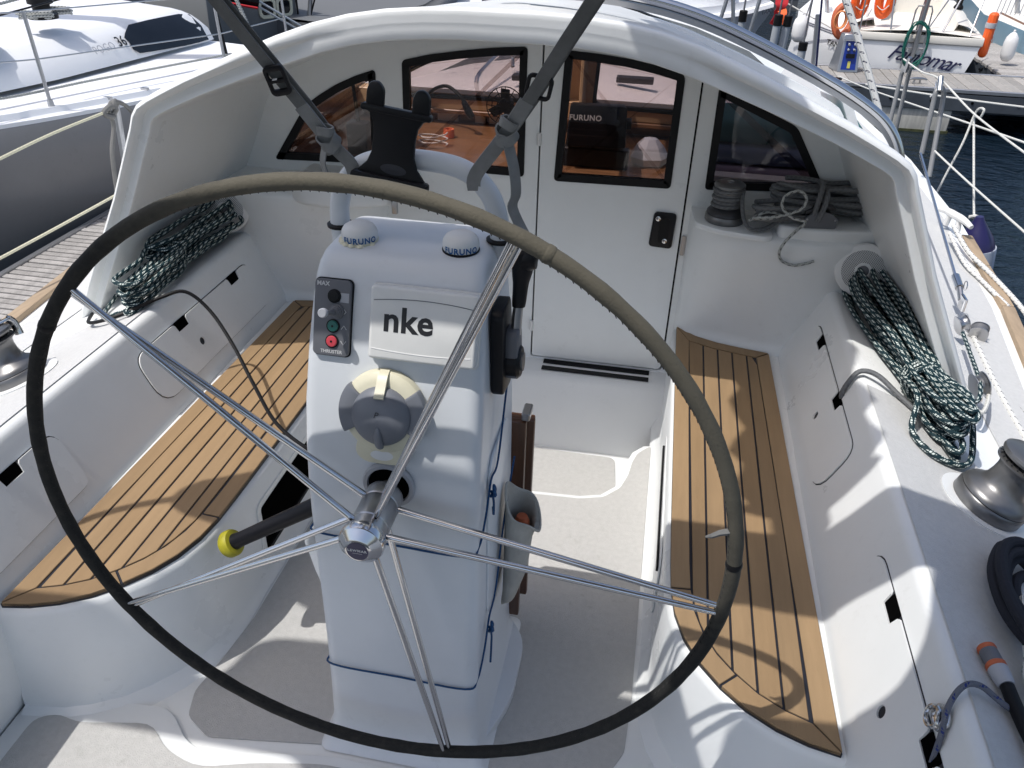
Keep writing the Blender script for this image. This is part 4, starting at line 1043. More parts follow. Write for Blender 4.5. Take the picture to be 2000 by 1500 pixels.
obj('fleck_line', tube(spline([(0.74, 1.60, .85), (0.79, 1.61, .88), (0.84, 1.62, .87), (0.80, 1.60, .862), (0.75, 1.59, .865), (0.82, 1.59, .875), (0.89, 1.60, .90), (0.905, 1.61, .935), (0.88, 1.62, .955), (0.84, 1.61, .94), (0.835, 1.60, .905), (0.87, 1.595, .875), (0.915, 1.60, .862), (0.895, 1.590, .838), (0.862, 1.572, .80), (0.852, 1.578, .76), (0.868, 1.595, .725), (0.905, 1.597, .712), (0.94, 1.597, .720), (0.97, 1.598, .733)], 6), 0.0048, 8), M['rope_fleck'],
    label='thin white and black flecked line whose end hangs over the starboard shelf', cat='rope')

# --- loudspeakers
def grille_mat():
    m = mat('speaker_grille', (0.62, 0.63, 0.63), 0.45)
    nt = m.node_tree; N = nt.nodes; Lk = nt.links; b = N['Principled BSDF']
    uv = N.new('ShaderNodeUVMap'); uv.uv_map = 'UVMap'
    vo = N.new('ShaderNodeTexVoronoi'); vo.inputs['Scale'].default_value = 1.0; vo.inputs['Randomness'].default_value = 0.0
    mp = N.new('ShaderNodeMapping'); mp.inputs['Scale'].default_value = (230, 200, 1); mp.inputs['Rotation'].default_value = (0, 0, R(45))
    Lk.new(uv.outputs['UV'], mp.inputs['Vector']); Lk.new(mp.outputs['Vector'], vo.inputs['Vector'])
    lt = N.new('ShaderNodeMath'); lt.operation = 'LESS_THAN'; lt.inputs[1].default_value = 0.33; Lk.new(vo.outputs['Distance'], lt.inputs[0])
    mx = N.new('ShaderNodeMix'); mx.data_type = 'RGBA'; mx.inputs['A'].default_value = (0.60, 0.61, 0.61, 1); mx.inputs['B'].default_value = (0.015, 0.015, 0.015, 1)
    Lk.new(lt.outputs[0], mx.inputs['Factor']); Lk.new(mx.outputs['Result'], b.inputs['Base Color'])
    return m
M['grille'] = grille_mat()
def speaker(c, n, label):
    s = thing('loudspeaker', c, label, 'loudspeaker', 'round cockpit loudspeakers')
    m = V(n).normalized().to_track_quat('Z', 'Y').to_matrix().to_4x4(); m.translation = V(c)
    obj('rim_ring', xf(lathe([(0.088, 0.0), (0.088, 0.006), (0.084, 0.0105), (0.072, 0.013), (0.068, 0.013)], 48), m), M['white'], s)
    g = lathe([(0.070, 0.0125), (0.055, 0.0150), (0.034, 0.0165), (0.025, 0.0165)], 48)
    uv = [[(g[0][i].x, g[0][i].y) for i in q] for q in g[1]]
    obj('grille', (xf(g, m)[0], g[1][:-2], uv[:-2]), M['grille'], s)
    obj('cone_ring', xf(lathe([(0.027, 0.0160), (0.027, 0.0185), (0.020, 0.0190), (0.0185, 0.0170)], 32), m), M['white'], s)
    obj('tweeter', xf(lathe([(0.0190, 0.0165), (0.012, 0.0190), (0.0, 0.0200)], 24), m), M['grey'], s)
speaker((1.128, 1.598, 0.718), (-0.20, -1, 0.22), 'round white loudspeaker behind the top of the starboard rope hank')
speaker((-1.110, 1.598, 0.718), (0.30, -1, 0.22), 'round white loudspeaker above the port rope heap, behind the wheel rim')

# --- the two big sheets
def ground_hank(p0, p1, loops, spread, seed, **k):
    g = lambda x: deck_z(abs(x))
    return hank(((p0[0], p0[1], g(p0[0]) + p0[2]), (p1[0], p1[1], g(p1[0]) + p1[2])), loops, spread, 0.0082, k.pop('lift', .09), seed, **k)
a = ground_hank((1.150, 1.66, .015), (1.255, 0.83, .015), 14, 0.082, 11, pinch=(0.70, .40), lift=.13)
wr = []
c0 = V((1.222, 1.075, 0.0)); T = V((0.126, -0.99, 0)); Sd = V((-0.99, -0.126, 0))
for i in range(0, 360 * 3 + 1, 24):
    q = R(i)
    wr.append(c0 + T * (0.012 * i / 360 * 1.6 - .02) + Sd * 0.050 * math.cos(q) + V((0, 0, 0.622 + 0.012 + 0.052 * math.sin(q) - 0.06 + .055)))
tail = tube(spline([wr[-1], (1.26, 0.98, .68), (1.29, 0.90, .66), (1.31, .84, .565), (1.27, .775, .565), (1.19, .77, .592), (1.15, .84, .612), (1.17, .93, .66), wr[0]], 8), 0.0082, 7)
obj('sheet_hank', join(a, tube(spline(wr, 2), 0.0082, 7), tail), M['rope_dark'], label='long navy and white sheet hank hanging below the starboard loudspeaker', cat='rope')
b1 = ground_hank((-1.10, 1.60, .02), (-1.165, 1.20, .02), 8, 0.075, 21, lift=.13, jitter=.8)
b2 = ground_hank((-1.12, 1.28, .02), (-1.11, 0.95, .01), 7, 0.072, 27, lift=.10, jitter=.9)
obj('sheet_heap', join(b1, b2), M['rope_dark'], label='tangled navy and white sheet heap under the port loudspeaker', cat='rope')
obj('sheet_tail', tube(spline([(-1.115, 0.97, .62), (-1.19, .955, .592), (-1.235, .985, .572), (-1.265, 1.05, .562), (-1.275, 1.12, .575)], 6), 0.0075, 8), M['rope_dark'], label='end of navy and white sheet looped round the port wing foot', cat='rope')
obj('black_cable', tube(spline([(-1.30, 1.02, .556), (-1.245, .93, .578), (-1.17, .915, .605), (-1.09, .955, .632), (-1.03, 1.01, .652), (-0.975, 1.055, .655), (-0.90, 1.05, .60), (-0.80, .98, .53), (-0.68, .86, .47), (-0.55, .72, .45), (-0.40, .60, .47), (-0.28, .52, .52), (-0.19, .47, .58)], 8), 0.0056, 8), M['black'], label='black cable running from the port coaming to the pedestal', cat='cable')
obj('grey_line', tube(spline([(1.035, 1.050, .535), (1.018, 1.052, .565), (1.030, 1.056, .612), (1.055, 1.065, .640), (1.10, 1.055, .636), (1.16, 1.01, .602), (1.22, .945, .578)], 8), 0.0075, 8), M['rope_grey'], label='grey rope leading out of the starboard locker slot to the sheet hank', cat='rope')

# --- webbing straps from the hoop up to the folded bimini
def strap(side, label):
    s = side
    st = thing('webbing_strap', (s * 0.12, 0.37, 1.33), label, 'strap', 'webbing straps on the guard hoop')
    foot = V((s * 0.116, 0.352, 1.335)); top = V((s * 0.58, 0.10, 2.08)) if s > 0 else V((-0.55, 0.10, 2.08))
    kn = foot.lerp(top, 0.115 if s > 0 else 0.06); sd = V((1, 0.1, -0.2 * s))
    wrap = [V((s * 0.098, .37, 1.365)), V((s * .100, .348, 1.372)), foot + V((0, -.006, 0)), V((s * 0.135, .356, 1.318)), V((s * .135, .378, 1.306))]
    obj('lower_band', ribbon(spline([foot + V((s * -.004, .004, -.022)), foot + V((0, -.004, .01)), kn, kn.lerp(top, .1)], 5), 0.025, sd, 0.004), M['web'], st)
    d = (top - foot).normalized()
    pth = [kn + d * 0.0, kn + d * 0.08 + V((.002, 0, 0)), kn + d * .2, kn + d * .3, top]
    wid = [0.020, 0.021, 0.021, 0.021, 0.021]
    obj('upper_band', ribbon(pth, wid, sd, 0.003), M['web2'], st)
    obj('second_band', ribbon([p + V((0.004, 0.012, 0.0)) for p in pth[:-1]] + [top + V((.004, .01, 0))], wid, sd, 0.003), M['web2'], st)
    m = frame(kn + d * 0.01, sd, d) @ Matrix.Scale(0.85, 4)
    obj('knot', xf(ribbon(spline([(-.017, -.020, .003), (-.004, -.016, .010), (.012, -.006, .011), (.020, .006, .002), (.012, .014, -.008), (-.008, .012, -.009), (-.020, .004, 0.0), (-.012, -.006, .011), (.006, -.012, .013), (.017, -.018, .006)], 5), 0.021, [V((.35 * math.sin(i * .33), 1, .25 * math.cos(i * .4))) for i in range(46)], 0.0035), m), M['web'], st)
    obj('knot_turn', xf(ribbon(spline([(-.017, .026, 0), (-.008, .028, .009), (.008, .022, .010), (.017, .018, 0), (.006, .022, -.009), (-.010, .026, -.008), (-.017, .026, 0)], 4), 0.019, (.25, 1, 0), 0.0035), m), M['web'], st)
    tl = [kn + V((s * .006, -.004, 0)), kn + V((s * .020, -.006, -.05)), kn + V((s * .024, -.002, -.095)), kn + V((s * .018, .004, -.125)), kn + V((s * .045, 0.0, -.175))] if s > 0 else [kn + V((-.012, -.004, 0)), kn + V((-.020, -.004, -.03)), kn + V((-.018, 0, -.055)), kn + V((-.024, 0, -.082))]
    obj('tail', ribbon(spline(tl, 5), 0.020, (1, .9 * s, 0), 0.002), M['web'], st)
    if s < 0:
        q = foot.lerp(top, 0.215); bm = frame(q + V((0, -.006, 0)), sd, d) @ Matrix.Scale(0.8, 4)
        obj('buckle', xf(holed(rrect(0.046, 0.066, .012, 4), [rrect(0.030, 0.016, .002, 2, 0, 0.012), rrect(0.030, 0.014, .002, 2, 0, -0.012)], -0.003, 0.007), bm), M['bplast'], st, bev=(0.002, 2, 50))
        obj('buckle_bar', xf(box((-0.004, 0.0005, 0.004), (0.010, 0.009, 0.005)), bm), M['white'], st)
    else:
        q = foot.lerp(top, 0.235); bm = frame(q + V((0.004, .010, 0)), sd, d) @ Matrix.Scale(0.75, 4)
        obj('buckle', xf(holed(rrect(0.058, 0.060, .014, 4), [rrect(0.040, 0.040, .004, 2)], -0.003, 0.004), bm), M['bplast'], st, bev=(0.002, 2, 50))
strap(-1, 'grey webbing strap with a black ladder buckle, tied left of the tablet holder')
strap(1, 'grey webbing strap knotted right of the tablet holder, crossing the door seam')

# --- overhead, outside the frame: folded bimini on its frame and the boom with the stowed sail
bi = thing('bimini', (0, 0.02, 0.55), 'folded bimini top in its bag on a tubular frame over the wheel', 'bimini')
rnd = random.Random(4)
bp = [(-1.30, .06, 1.86), (-1.18, .05, 2.02), (-0.9, .04, 2.10), (-0.4, .04, 2.13), (0.0, .04, 2.14), (0.4, .04, 2.13), (0.9, .04, 2.10), (1.18, .05, 2.02), (1.30, .06, 1.86)]
bs = spline(bp, 6)
obj('bag', tube(bs, [0.05 + 0.080 * min(1, min(i, len(bs) - 1 - i) / 6) + rnd.uniform(-.006, .006) for i in range(len(bs))], 12), M['canvas'], bi)
for s in (1, -1):
    obj('frame_tube', tube(spline([(s * 1.30, .06, 1.86), (s * 1.34, .02, 1.4), (s * 1.38, -0.30, .9), (s * 1.38, -.55, .505)], 6), 0.0125, 10), M['steel'], bi)
    obj('stay_tube', tube([(s * 1.35, -.1, 1.2), (s * 1.38, -.85, .505)], 0.010, 8), M['steel'], bi)
def canvas(poly):
    g = holed([(x, y) for x, y in poly], [], 0, .04)
    return [V((p.x, p.y, 2.10 + p.z + .04 * math.sin(3 * p.x + p.y * 4))) for p in g[0]], g[1], None
obj('added_shade_panel', canvas(roundpoly([(-1.15, -.22), (-1.34, -.24), (-1.37, -.38), (-1.8, -.41), (-1.8, -.55), (-1.08, -.55), (-1.02, -.62), (-1.0, -1.7), (-.06, -1.7), (-.08, -.6), (-.12, -.22), (-.6, -.20), (-.92, -.23)], .06)), M['canvas'], bi)  # unseen sheet added to shade pedestal, port bench end and sole
obj('added_shade_panel', canvas(roundpoly([(.50, -.02), (.44, -.26), (.36, -.35), (.20, -.37), (-.04, -.38), (-.03, -1.7), (1.5, -1.7), (1.5, -.06), (1.0, -.04)], .06)), M['canvas'], bi)  # second added sheet, cut to shade the starboard coaming, deck and bench tip
bo_ = thing('boom', (0, 0.4, 2.55), 'aluminium boom with the mainsail stowed in its bag above the cockpit', 'boom')
obj('spar', tube([(0.02, 4.3, 2.60), (0.03, 0.06, 2.60)], 0.07, 14, flat=1.3), M['alu'], bo_)
bs = spline([(0.02, 4.2, 2.74), (.02, 3, 2.80), (.02, 2, 2.80), (.02, 1.2, 2.76), (.03, .5, 2.72), (.03, .12, 2.70)], 8)
obj('sail_bag', tube(bs, [0.185 + 0.02 * math.sin(i * 1.9) + rnd.uniform(-.012, .012) for i in range(len(bs))], 12), M['canvas'], bo_)

# --- table leaf, canvas pocket, cords and winch handle on the pedestal
tb = thing('folding_table', (0.19, 0.42, 0.03), 'dark wooden folding table hanging down behind the pedestal', 'table')
for i, (x, y, w) in enumerate(((0.182, 0.505, 0.022), (0.196, 0.545, 0.020), (0.190, 0.585, 0.02))):
    obj('table_leaf', box((x - .1, y, 0.40 + 0.01 * i), (0.24, w, 0.64 - 0.06 * i)), M['woodd'], tb, bev=(0.004, 2))
obj('leaf_hinge', box((0.20, 0.52, 0.735), (0.02, 0.05, 0.02)), M['steel2'], tb, bev=(0.003, 1))
pk = thing('canvas_pocket', (0.21, 0.36, 0.33), 'grey canvas winch-handle pocket hanging open on the pedestal side', 'pocket')
def pocket():
    rings = []
    for z, w, o, tilt in ((0.335, .050, .006, 0), (0.345, .052, .018, 0), (0.42, .053, .028, 0), (0.52, .053, .032, 0.0), (0.575, .054, .036, .5), (0.60, .055, .040, 1.0)):
        r = []
        for k in range(20):
            a = 2 * math.pi * k / 20
            yy = 0.345 + w * math.cos(a); xx = 0.186 + o * (1 + math.sin(a)) * (1.0 if math.sin(a) > 0 else 1)
            zz = z + tilt * (-0.045 * math.sin(a) + 0.012 * math.sin(3 * a))
            r.append((xx, yy, zz))
        rings.append(r)
    inner = [[(x * 1.0 - 0.0025 * math.copysign(1, x - .2), y, z) for x, y, z in r] for r in reversed(rings[2:])]
    inner = [[(0.214 + (x - 0.214) * .9, 0.345 + (y - .345) * .93, z) for x, y, z in r] for r in reversed(rings[1:])]
    return loft(rings + inner, closed=True, caps=(True, True))
obj('sleeve', pocket(), M['canvas'], pk, smooth=60)
hm = tube(spline([V((0.186 + 0.040 * (1 + math.sin(R(a))), 0.345 + .055 * math.cos(R(a)), .6 - .045 * math.sin(R(a)) + .012 * math.sin(3 * R(a)))) for a in range(0, 360, 20)], 2, True), 0.003, 6, closed=True)
obj('hem', hm, M['canvas'], pk)
obj('orange_tool', lathe([(0.0, .40), (0.018, .40), (0.018, .545), (0.012, .56), (0, .56)], 12, Matrix.Translation((0.222, 0.36, 0))), M['orange2'], label='orange tool end inside the canvas pocket', cat='tool')
def loop_cord(z0, z1, name, label, tailz):
    f = lambda z: face_y(z) - 0.003
    pts = [(-0.176, .40, z0 + .02), (-0.1765, .20, z0 + .005), (-0.172, f(z0) + .03, z0), (-0.155, f(z0) - .001, z0), (0.0, f(z0) - .001, z0 - .004), (0.150, f(z0) - .001, z0 - .006), (0.172, f(z0) + .025, z0), (0.1800, .16, z0 + .06), (0.1815, .20, z0 + .12), (0.1830, .26, z1), (0.187, .33, z1 + .16), (0.19, .42, z1 + .26)]
    o = thing(name, (0.18, .16, z0 + .06), label, 'cord', 'blue cords round the pedestal')
    obj('cord', tube(spline(pts, 6), 0.0023, 6), M['rope_blue'], o)
    c = V((0.184, .190, z0 + .10))
    obj('knot', tube(spline([c + V((0, a, b)) * 1.0 + V((q, 0, 0)) for a, b, q in ((-.008, -.008, 0), (.008, -.004, .006), (.006, .010, .004), (-.008, .008, .007), (-.006, -.004, .010), (.009, .002, .004), (0, .012, .006), (-.004, -.010, .008))], 5), 0.0032, 6), M['rope_blue'], o)
    obj('cord_tail', tube(spline([c, c + V((.004, .006, -.03)), c + V((.003, .012, -.07)), c + V((.002, .010, -tailz))], 5), 0.0027, 6), M['rope_blue'], o)
loop_cord(0.275, 0.42, 'cord_lashing', 'lower thin blue cord tied round the pedestal with a knot', 0.13)
loop_cord(0.665, 0.79, 'cord_lashing', 'upper thin blue cord tied round the pedestal behind the spokes', 0.05)
bn = thing('handle_bin', (-0.24, 0.35, 0.18), 'white moulded bin on the port side of the pedestal', 'bin')
br = lambda z, w, l, x: [(x + a, 0.36 + b, z) for a, b in rrect(w, l, .03, 4)]
obj('tub', loft([br(.17, .05, .09, -.195), br(.20, .075, .14, -.205), br(.36, .105, .17, -.220), br(.44, .115, .18, -.226), br(.448, .118, .183, -.226), br(.44, .105, .17, -.226), br(.30, .095, .15, -.220)], closed=True, caps=(True, True)), M['gel2'], bn, smooth=50)
wh_ = thing('winch_handle', (-0.30, 0.35, 0.46), 'black winch handle with a yellow end knob sticking out of the pedestal bin', 'winch handle')
h0, h1 = V((-0.250, 0.365, 0.515)), V((-0.515, 0.345, 0.342))
dd = (h1 - h0).normalized()
obj('grip', tube([h0 + dd * .02, h0 + dd * 0.03, h0 + dd * 0.10, h1 - dd * .03, h1 - dd * .012], [.019, .0215, .0205, .019, .0215], 18), M['bplast'], wh_)
obj('lever_arm', tube(spline([h0 + dd * .03, h0, h0 + V((.02, .005, -.01)), h0 + V((.025, .01, -.06)), h0 + V((.022, .012, -.16))], 4), [.0155] * 17, 12), M['bplast'], wh_)
ym = dd.to_track_quat('Z', 'Y').to_matrix().to_4x4(); ym.translation = h1 - dd * .012
obj('end_knob', xf(lathe([(0.020, -0.002), (0.032, 0.0), (0.035, 0.006), (0.035, 0.022), (0.031, 0.028), (0.0, 0.029)], 28), ym), M['yellow'], wh_, smooth=40)
# locker hatch in the port bench front, pull slot in the starboard one
obj('hatch_frame', xf(prism(rrect(0.44, 0.205, 0.03, 5), 0, 0.004), frame((-0.5655, 0.78, 0.165), (0, 1, 0), (0, 0, 1))), M['gel'], bench_p)
obj('hatch_opening', xf(prism(rrect(0.40, 0.165, 0.012, 4), 0.004, 0.0055), frame((-0.5655, 0.78, 0.165), (0, 1, 0), (0, 0, 1))), M['dark'], bench_p)  # no cut-out here: black sheet stands in for the shaded inside
obj('hatch_lip', xf(prism(rrect(0.38, 0.012, 0.003, 2), 0.0055, 0.012), frame((-0.5655, 0.78, 0.095), (0, 1, 0), (0, 0, 1))), M['black'], bench_p)
obj('hatch_frame', xf(prism(rrect(0.60, 0.225, 0.05, 5), 0, 0.004), frame((0.5635, 0.88, 0.165), (0, -1, 0), (0, 0, 1))), M['gel'], bench_s)
obj('hatch_grip', xf(prism(rrect(0.56, 0.022, 0.010, 4), 0.004, 0.010), frame((0.5635, 0.88, 0.225), (0, -1, 0), (0, 0, 1))), M['bplast'], bench_s)
obj('latch', xf(prism(rrect(0.022, 0.052, .004, 2), 0, .012), frame((-0.472, 1.640, 0.772), (1, 0, 0), (0, 0, 1))), M['steel2'], B, bev=(0.003, 2))

# --- starboard side deck: hose, connector, lines, eye
hs = []
rnd = random.Random(9)
for i in range(5):
    cx, cy = 1.335 + rnd.uniform(-.03, .03), 0.29 + rnd.uniform(-.05, .05)
    for k in range(12):
        a = 2 * math.pi * k / 12 + 1.9
        rx, ry = 0.075 + 0.017 * i + 0.012 * rnd.random(), 0.13 + 0.022 * i + 0.02 * rnd.random()
        x, y = cx + rx * math.cos(a), cy + ry * math.sin(a)
        hs.append((x, y, deck_z(x) + 0.016 + 0.012 * i + rnd.uniform(0, .008)))
obj('shore_hose', tube(spline(hs, 5), 0.0118, 10), M['hosef'], label='coiled black flat hose lying on the starboard deck', cat='hose')
hc = thing('hose_connector', (1.15, 0.13, 0.60), 'black hose end with a grey and red click connector on the starboard deck', 'hose')
q = [V((1.126, 0.125, .618)), V((1.138, 0.040, .618)), V((1.141, -0.02, .616)), V((1.152, -0.15, .612)), V((1.158, -0.4, .60))]
obj('hose_end', tube(spline(q[1:], 5), 0.0125, 12), M['black'], hc)
dm = (q[1] - q[0]).normalized()
mm = dm.to_track_quat('Z', 'Y').to_matrix().to_4x4(); mm.translation = q[0]; mm = mm @ Matrix.Scale(0.80, 4)
obj('nut', xf(lathe([(0.016, 0.105), (0.0195, 0.098), (0.0215, 0.075), (0.022, 0.062), (0.019, 0.060)], 20), mm @ Matrix.Translation((0, 0, .0))), M['greyl'], hc)
obj('collar', xf(lathe([(0.0195, 0.062), (0.0225, 0.058), (0.0225, 0.050), (0.0195, 0.047)], 24), mm), M['orange2'], hc)
obj('body', xf(lathe([(0.0195, 0.050), (0.0205, 0.040), (0.0205, 0.016), (0.019, 0.010)], 24), mm), M['grey'], hc)
obj('mouth_ring', xf(lathe([(0.0195, 0.014), (0.0215, 0.010), (0.0205, 0.002), (0.015, 0.0), (0.0, 0.006)], 24), mm), M['orange2'], hc)
obj('green_line', tube(spline([(1.25, 0.29, .60), (1.225, 0.20, .598), (1.205, 0.10, .600), (1.225, 0.0, .590), (1.25, -.12, .575), (1.30, -.24, .555), (1.34, -.10, .545), (1.28, 0.05, .575), (1.225, 0.13, .605), (1.19, 0.09, .608), (1.185, 0.0, .600), (1.205, -.12, .590), (1.24, -.3, .575)], 8), 0.0088, 8), M['rope_green'], label='white rope with green flecks beside the black hose end', cat='rope')
ey = thing('folding_padeye', (1.035, -0.01, 0.60), 'polished steel padeye with a blue-grey line on the starboard coaming', 'padeye')
em = face_frame(1, -0.012) @ Matrix.Translation((0, 0.016, 0))
obj('base', xf(prism(roundpoly([(-0.014, 0.186), (0.030, 0.182), (0.036, 0.214), (0.012, 0.226), (-0.016, 0.214)], .012, 4), 0.004, 0.011), em), M['steel'], ey, bev=(0.002, 2))
obj('ring', xf(tube([(0.004 + 0.019 * math.cos(R(a)), 0.192 + 0.017 * math.sin(R(a)), 0.014) for a in range(0, 360, 15)], 0.0042, 8, closed=True), em), M['steel'], ey)
for x, y in ((0.022, 0.196), (0.006, 0.216)):
    obj('screw', xf(lathe([(0.0055, 0.011), (0.0055, 0.0125), (0.003, 0.013), (0, 0.0125)], 12), em @ Matrix.Translation((x, y, 0))), M['steel2'], ey)
obj('bluegrey_line', tube(spline([(1.012, -0.075, .53), (1.018, -0.055, .575), (1.028, -0.02, .613), (1.05, 0.005, .640), (1.08, 0.012, .640), (1.12, 0.0, .618), (1.17, -.012, .598), (1.23, -.02, .575)], 7), 0.0055, 8), M['rope_bluegrey'], label='blue-grey line led through the padeye over the coaming edge', cat='rope')


# ================================================================== harbour
WZ = -0.75
def water_mat():
    m = bpy.data.materials.new('harbour_water'); m.use_nodes = True
    nt = m.node_tree; N = nt.nodes; Lk = nt.links; b = N['Principled BSDF']
    b.inputs['Base Color'].default_value = (0.006, 0.013, 0.022, 1); b.inputs['Roughness'].default_value = 0.035; b.inputs['IOR'].default_value = 1.33
    tc = N.new('ShaderNodeTexCoord'); mp = N.new('ShaderNodeMapping'); mp.inputs['Scale'].default_value = (1.0, 1.7, 1); mp.inputs['Rotation'].default_value = (0, 0, .5)
    Lk.new(tc.outputs['Object'], mp.inputs['Vector'])
    n1 = N.new('ShaderNodeTexNoise'); n1.inputs['Scale'].default_value = 3.2; n1.inputs['Detail'].default_value = 5; n1.inputs['Distortion'].default_value = 0.8
    n2 = N.new('ShaderNodeTexNoise'); n2.inputs['Scale'].default_value = 14; n2.inputs['Detail'].default_value = 3
    Lk.new(mp.outputs['Vector'], n1.inputs['Vector']); Lk.new(mp.outputs['Vector'], n2.inputs['Vector'])
    ad = N.new('ShaderNodeMath'); ad.operation = 'MULTIPLY_ADD'; ad.inputs[1].default_value = 0.22; Lk.new(n2.outputs['Fac'], ad.inputs[0]); Lk.new(n1.outputs['Fac'], ad.inputs[2])
    bp = N.new('ShaderNodeBump'); bp.inputs['Strength'].default_value = 1.0; bp.inputs['Distance'].default_value = 0.085
    Lk.new(ad.outputs[0], bp.inputs['Height']); Lk.new(bp.outputs['Normal'], b.inputs['Normal'])
    return m
obj('water', ([V((-600, -600, WZ)), V((600, -600, WZ)), V((600, 600, WZ)), V((-600, 600, WZ))], [(0, 1, 2, 3)], None), water_mat(), kind='structure', smooth=None)
M['plankg'] = mat('weathered_plank', (0.28, 0.27, 0.255), 0.85, spec=0.2, orand=0.14, var=0.25, vscale=7, stretch=(2, 10, 2), bump=0.3, bscale=60)
M['plankg2'] = mat('weathered_plank_light', (0.34, 0.325, 0.305), 0.85, spec=0.2, orand=0.12, var=0.25, vscale=7, stretch=(2, 10, 2), bump=0.3, bscale=60)
M['plankx'] = mat('weathered_cross_plank', (0.34, 0.325, 0.31), 0.85, spec=0.2, orand=0.14, var=0.22, vscale=7, stretch=(10, 2, 2), bump=0.3, bscale=60)
M['fascia'] = mat('pontoon_fascia', (0.045, 0.055, 0.068), 0.7, var=0.2, vscale=5)
M['concrete'] = mat('float_concrete', (0.42, 0.41, 0.37), 0.85, spec=0.2, var=0.2, vscale=5, stretch=(6, 6, 1), bump=0.3, bscale=40)
M['weed'] = mat('waterline_weed', (0.05, 0.055, 0.02), 0.9, var=0.4, vscale=20)
def paint(n, c, r=0.3): return mat(n, c, r, var=0.03, vscale=2)

# finger pontoon on the port side
fp = obj('finger_pontoon', box((-2.68, 1.2, -0.45), (1.04, 9.0, 0.30)), M['fascia'], kind='structure')
ref = None
NP = 88
for k in range(NP):
    y = -0.4 + k * 0.056
    if ref is None:
        ref = obj('plank', box((-2.68, y, -0.283), (1.06, 0.043, 0.034)), M['plankx'], fp, bev=(0.003, 1))
        y00 = y
    else: share(ref, fp, Matrix.Translation((random.uniform(-.006, .006), y - y00, random.uniform(-.002, .002))), 'plank')
for x in (-2.135, -3.225):
    obj('edge_rail', box((x, 1.2, -0.285), (0.03, 9.0, 0.06)), M['alu'], fp)

# main pontoon across the bows
mp_ = obj('main_pontoon', box((3.0, 10.02, -0.40), (16.0, 0.96, 0.20)), M['fascia'], kind='structure')
ref = None
for k in range(64):
    x = -0.4 + k * 0.120
    if ref is None:
        ref = obj('plank', box((x, 10.03, -0.272), (0.113, 0.96, 0.040)), M['plankg'], mp_, bev=(0.004, 1)); x00 = x
        ref2 = obj('plank', box((x + .12, 10.03, -0.272), (0.113, 0.96, 0.040)), M['plankg2'], mp_, bev=(0.004, 1))
    elif k > 1: share(ref if (k * 7) % 3 else ref2, mp_, Matrix.Translation((x - x00 - (0 if (k * 7) % 3 else .12), random.uniform(-.01, .01), random.uniform(-.003, .003))), 'plank')
obj('front_edge', box((3.0, 9.525, -0.262), (16, 0.04, 0.045)), M['alu'], mp_, bev=(0.006, 1))
obj('back_edge', box((3.0, 10.525, -0.262), (16, 0.04, 0.045)), M['alu'], mp_, bev=(0.006, 1))
obj('front_fascia', box((3.0, 9.515, -0.385), (16, 0.03, 0.18)), M['fascia'], mp_)
for x in (2.2, 2.6, 3.0, 3.45, 3.9, 4.4, 5.0):
    obj('fascia_bolt', xf(lathe([(0.016, 0.0), (0.016, 0.008), (0, 0.010)], 8), frame((x, 9.50, -0.38), (1, 0, 0), (0, 0, 1))), M['dark'], mp_)
obj('pontoon_float', box((2.85, 9.95, -0.70), (1.75, 0.85, 0.44)), M['concrete'], mp_, bev=(0.02, 2))
obj('float_weed', box((2.85, 9.95, -0.745), (1.77, 0.87, 0.05)), M['weed'], mp_)
obj('pontoon_float', box((-0.6, 9.95, -0.70), (1.75, 0.85, 0.44)), M['concrete'], mp_, bev=(0.02, 2))
obj('pontoon_float', box((7.4, 9.95, -0.70), (1.75, 0.85, 0.44)), M['concrete'], mp_, bev=(0.02, 2))
sf = obj('side_pontoon', box((4.95, 13.6, -0.40), (0.86, 6.0, 0.22)), M['fascia'], kind='structure')
ref = None
for k in range(44):
    y = 10.62 + k * 0.135
    if ref is None: ref = obj('plank', box((4.95, y, -0.275), (0.88, 0.125, 0.040)), M['plankx'], sf, bev=(0.004, 1)); y00 = y
    else: share(ref, sf, Matrix.Translation((random.uniform(-.01, .01), y - y00, random.uniform(-.003, .003))), 'plank')

# --- generic hull: stations (y along, half breadth at deck, deck height, half breadth at water), bow at the end of the list
def hull(o, heading, st, matl, parent, dm=None, keel=-0.3):
    m = Matrix.Translation(V(o)) @ Matrix.Rotation(R(heading), 4, 'Z')
    rings = []
    for y, b, z, w in st:
        rings.append([(-b, y, z), (-b * 1.0, y, z - .03), (-(b * .6 + w * .4), y, z * .45 + WZ * .55), (-w, y, WZ), (-w * .3, y, WZ + keel), (w * .3, y, WZ + keel), (w, y, WZ), ((b * .6 + w * .4), y, z * .45 + WZ * .55), (b, y, z - .03), (b, y, z)])
    g = loft(rings, closed=False)
    n = len(rings[0])
    f = list(g[1]) + [tuple(range(n))]
    obj('hull', xf((g[0], f, None), m), matl, parent, smooth=40)
    dk = loft([[(-b, y, z), (-b * .5, y, z + .03), (0, y, z + .05), (b * .5, y, z + .03), (b, y, z)] for y, b, z, w in st], closed=False)
    obj('deck', xf(dk, m), dm or M['deckwhite'], parent, smooth=40)
    return m
def wire(pts, r=0.004): return tube(pts, r, 6)

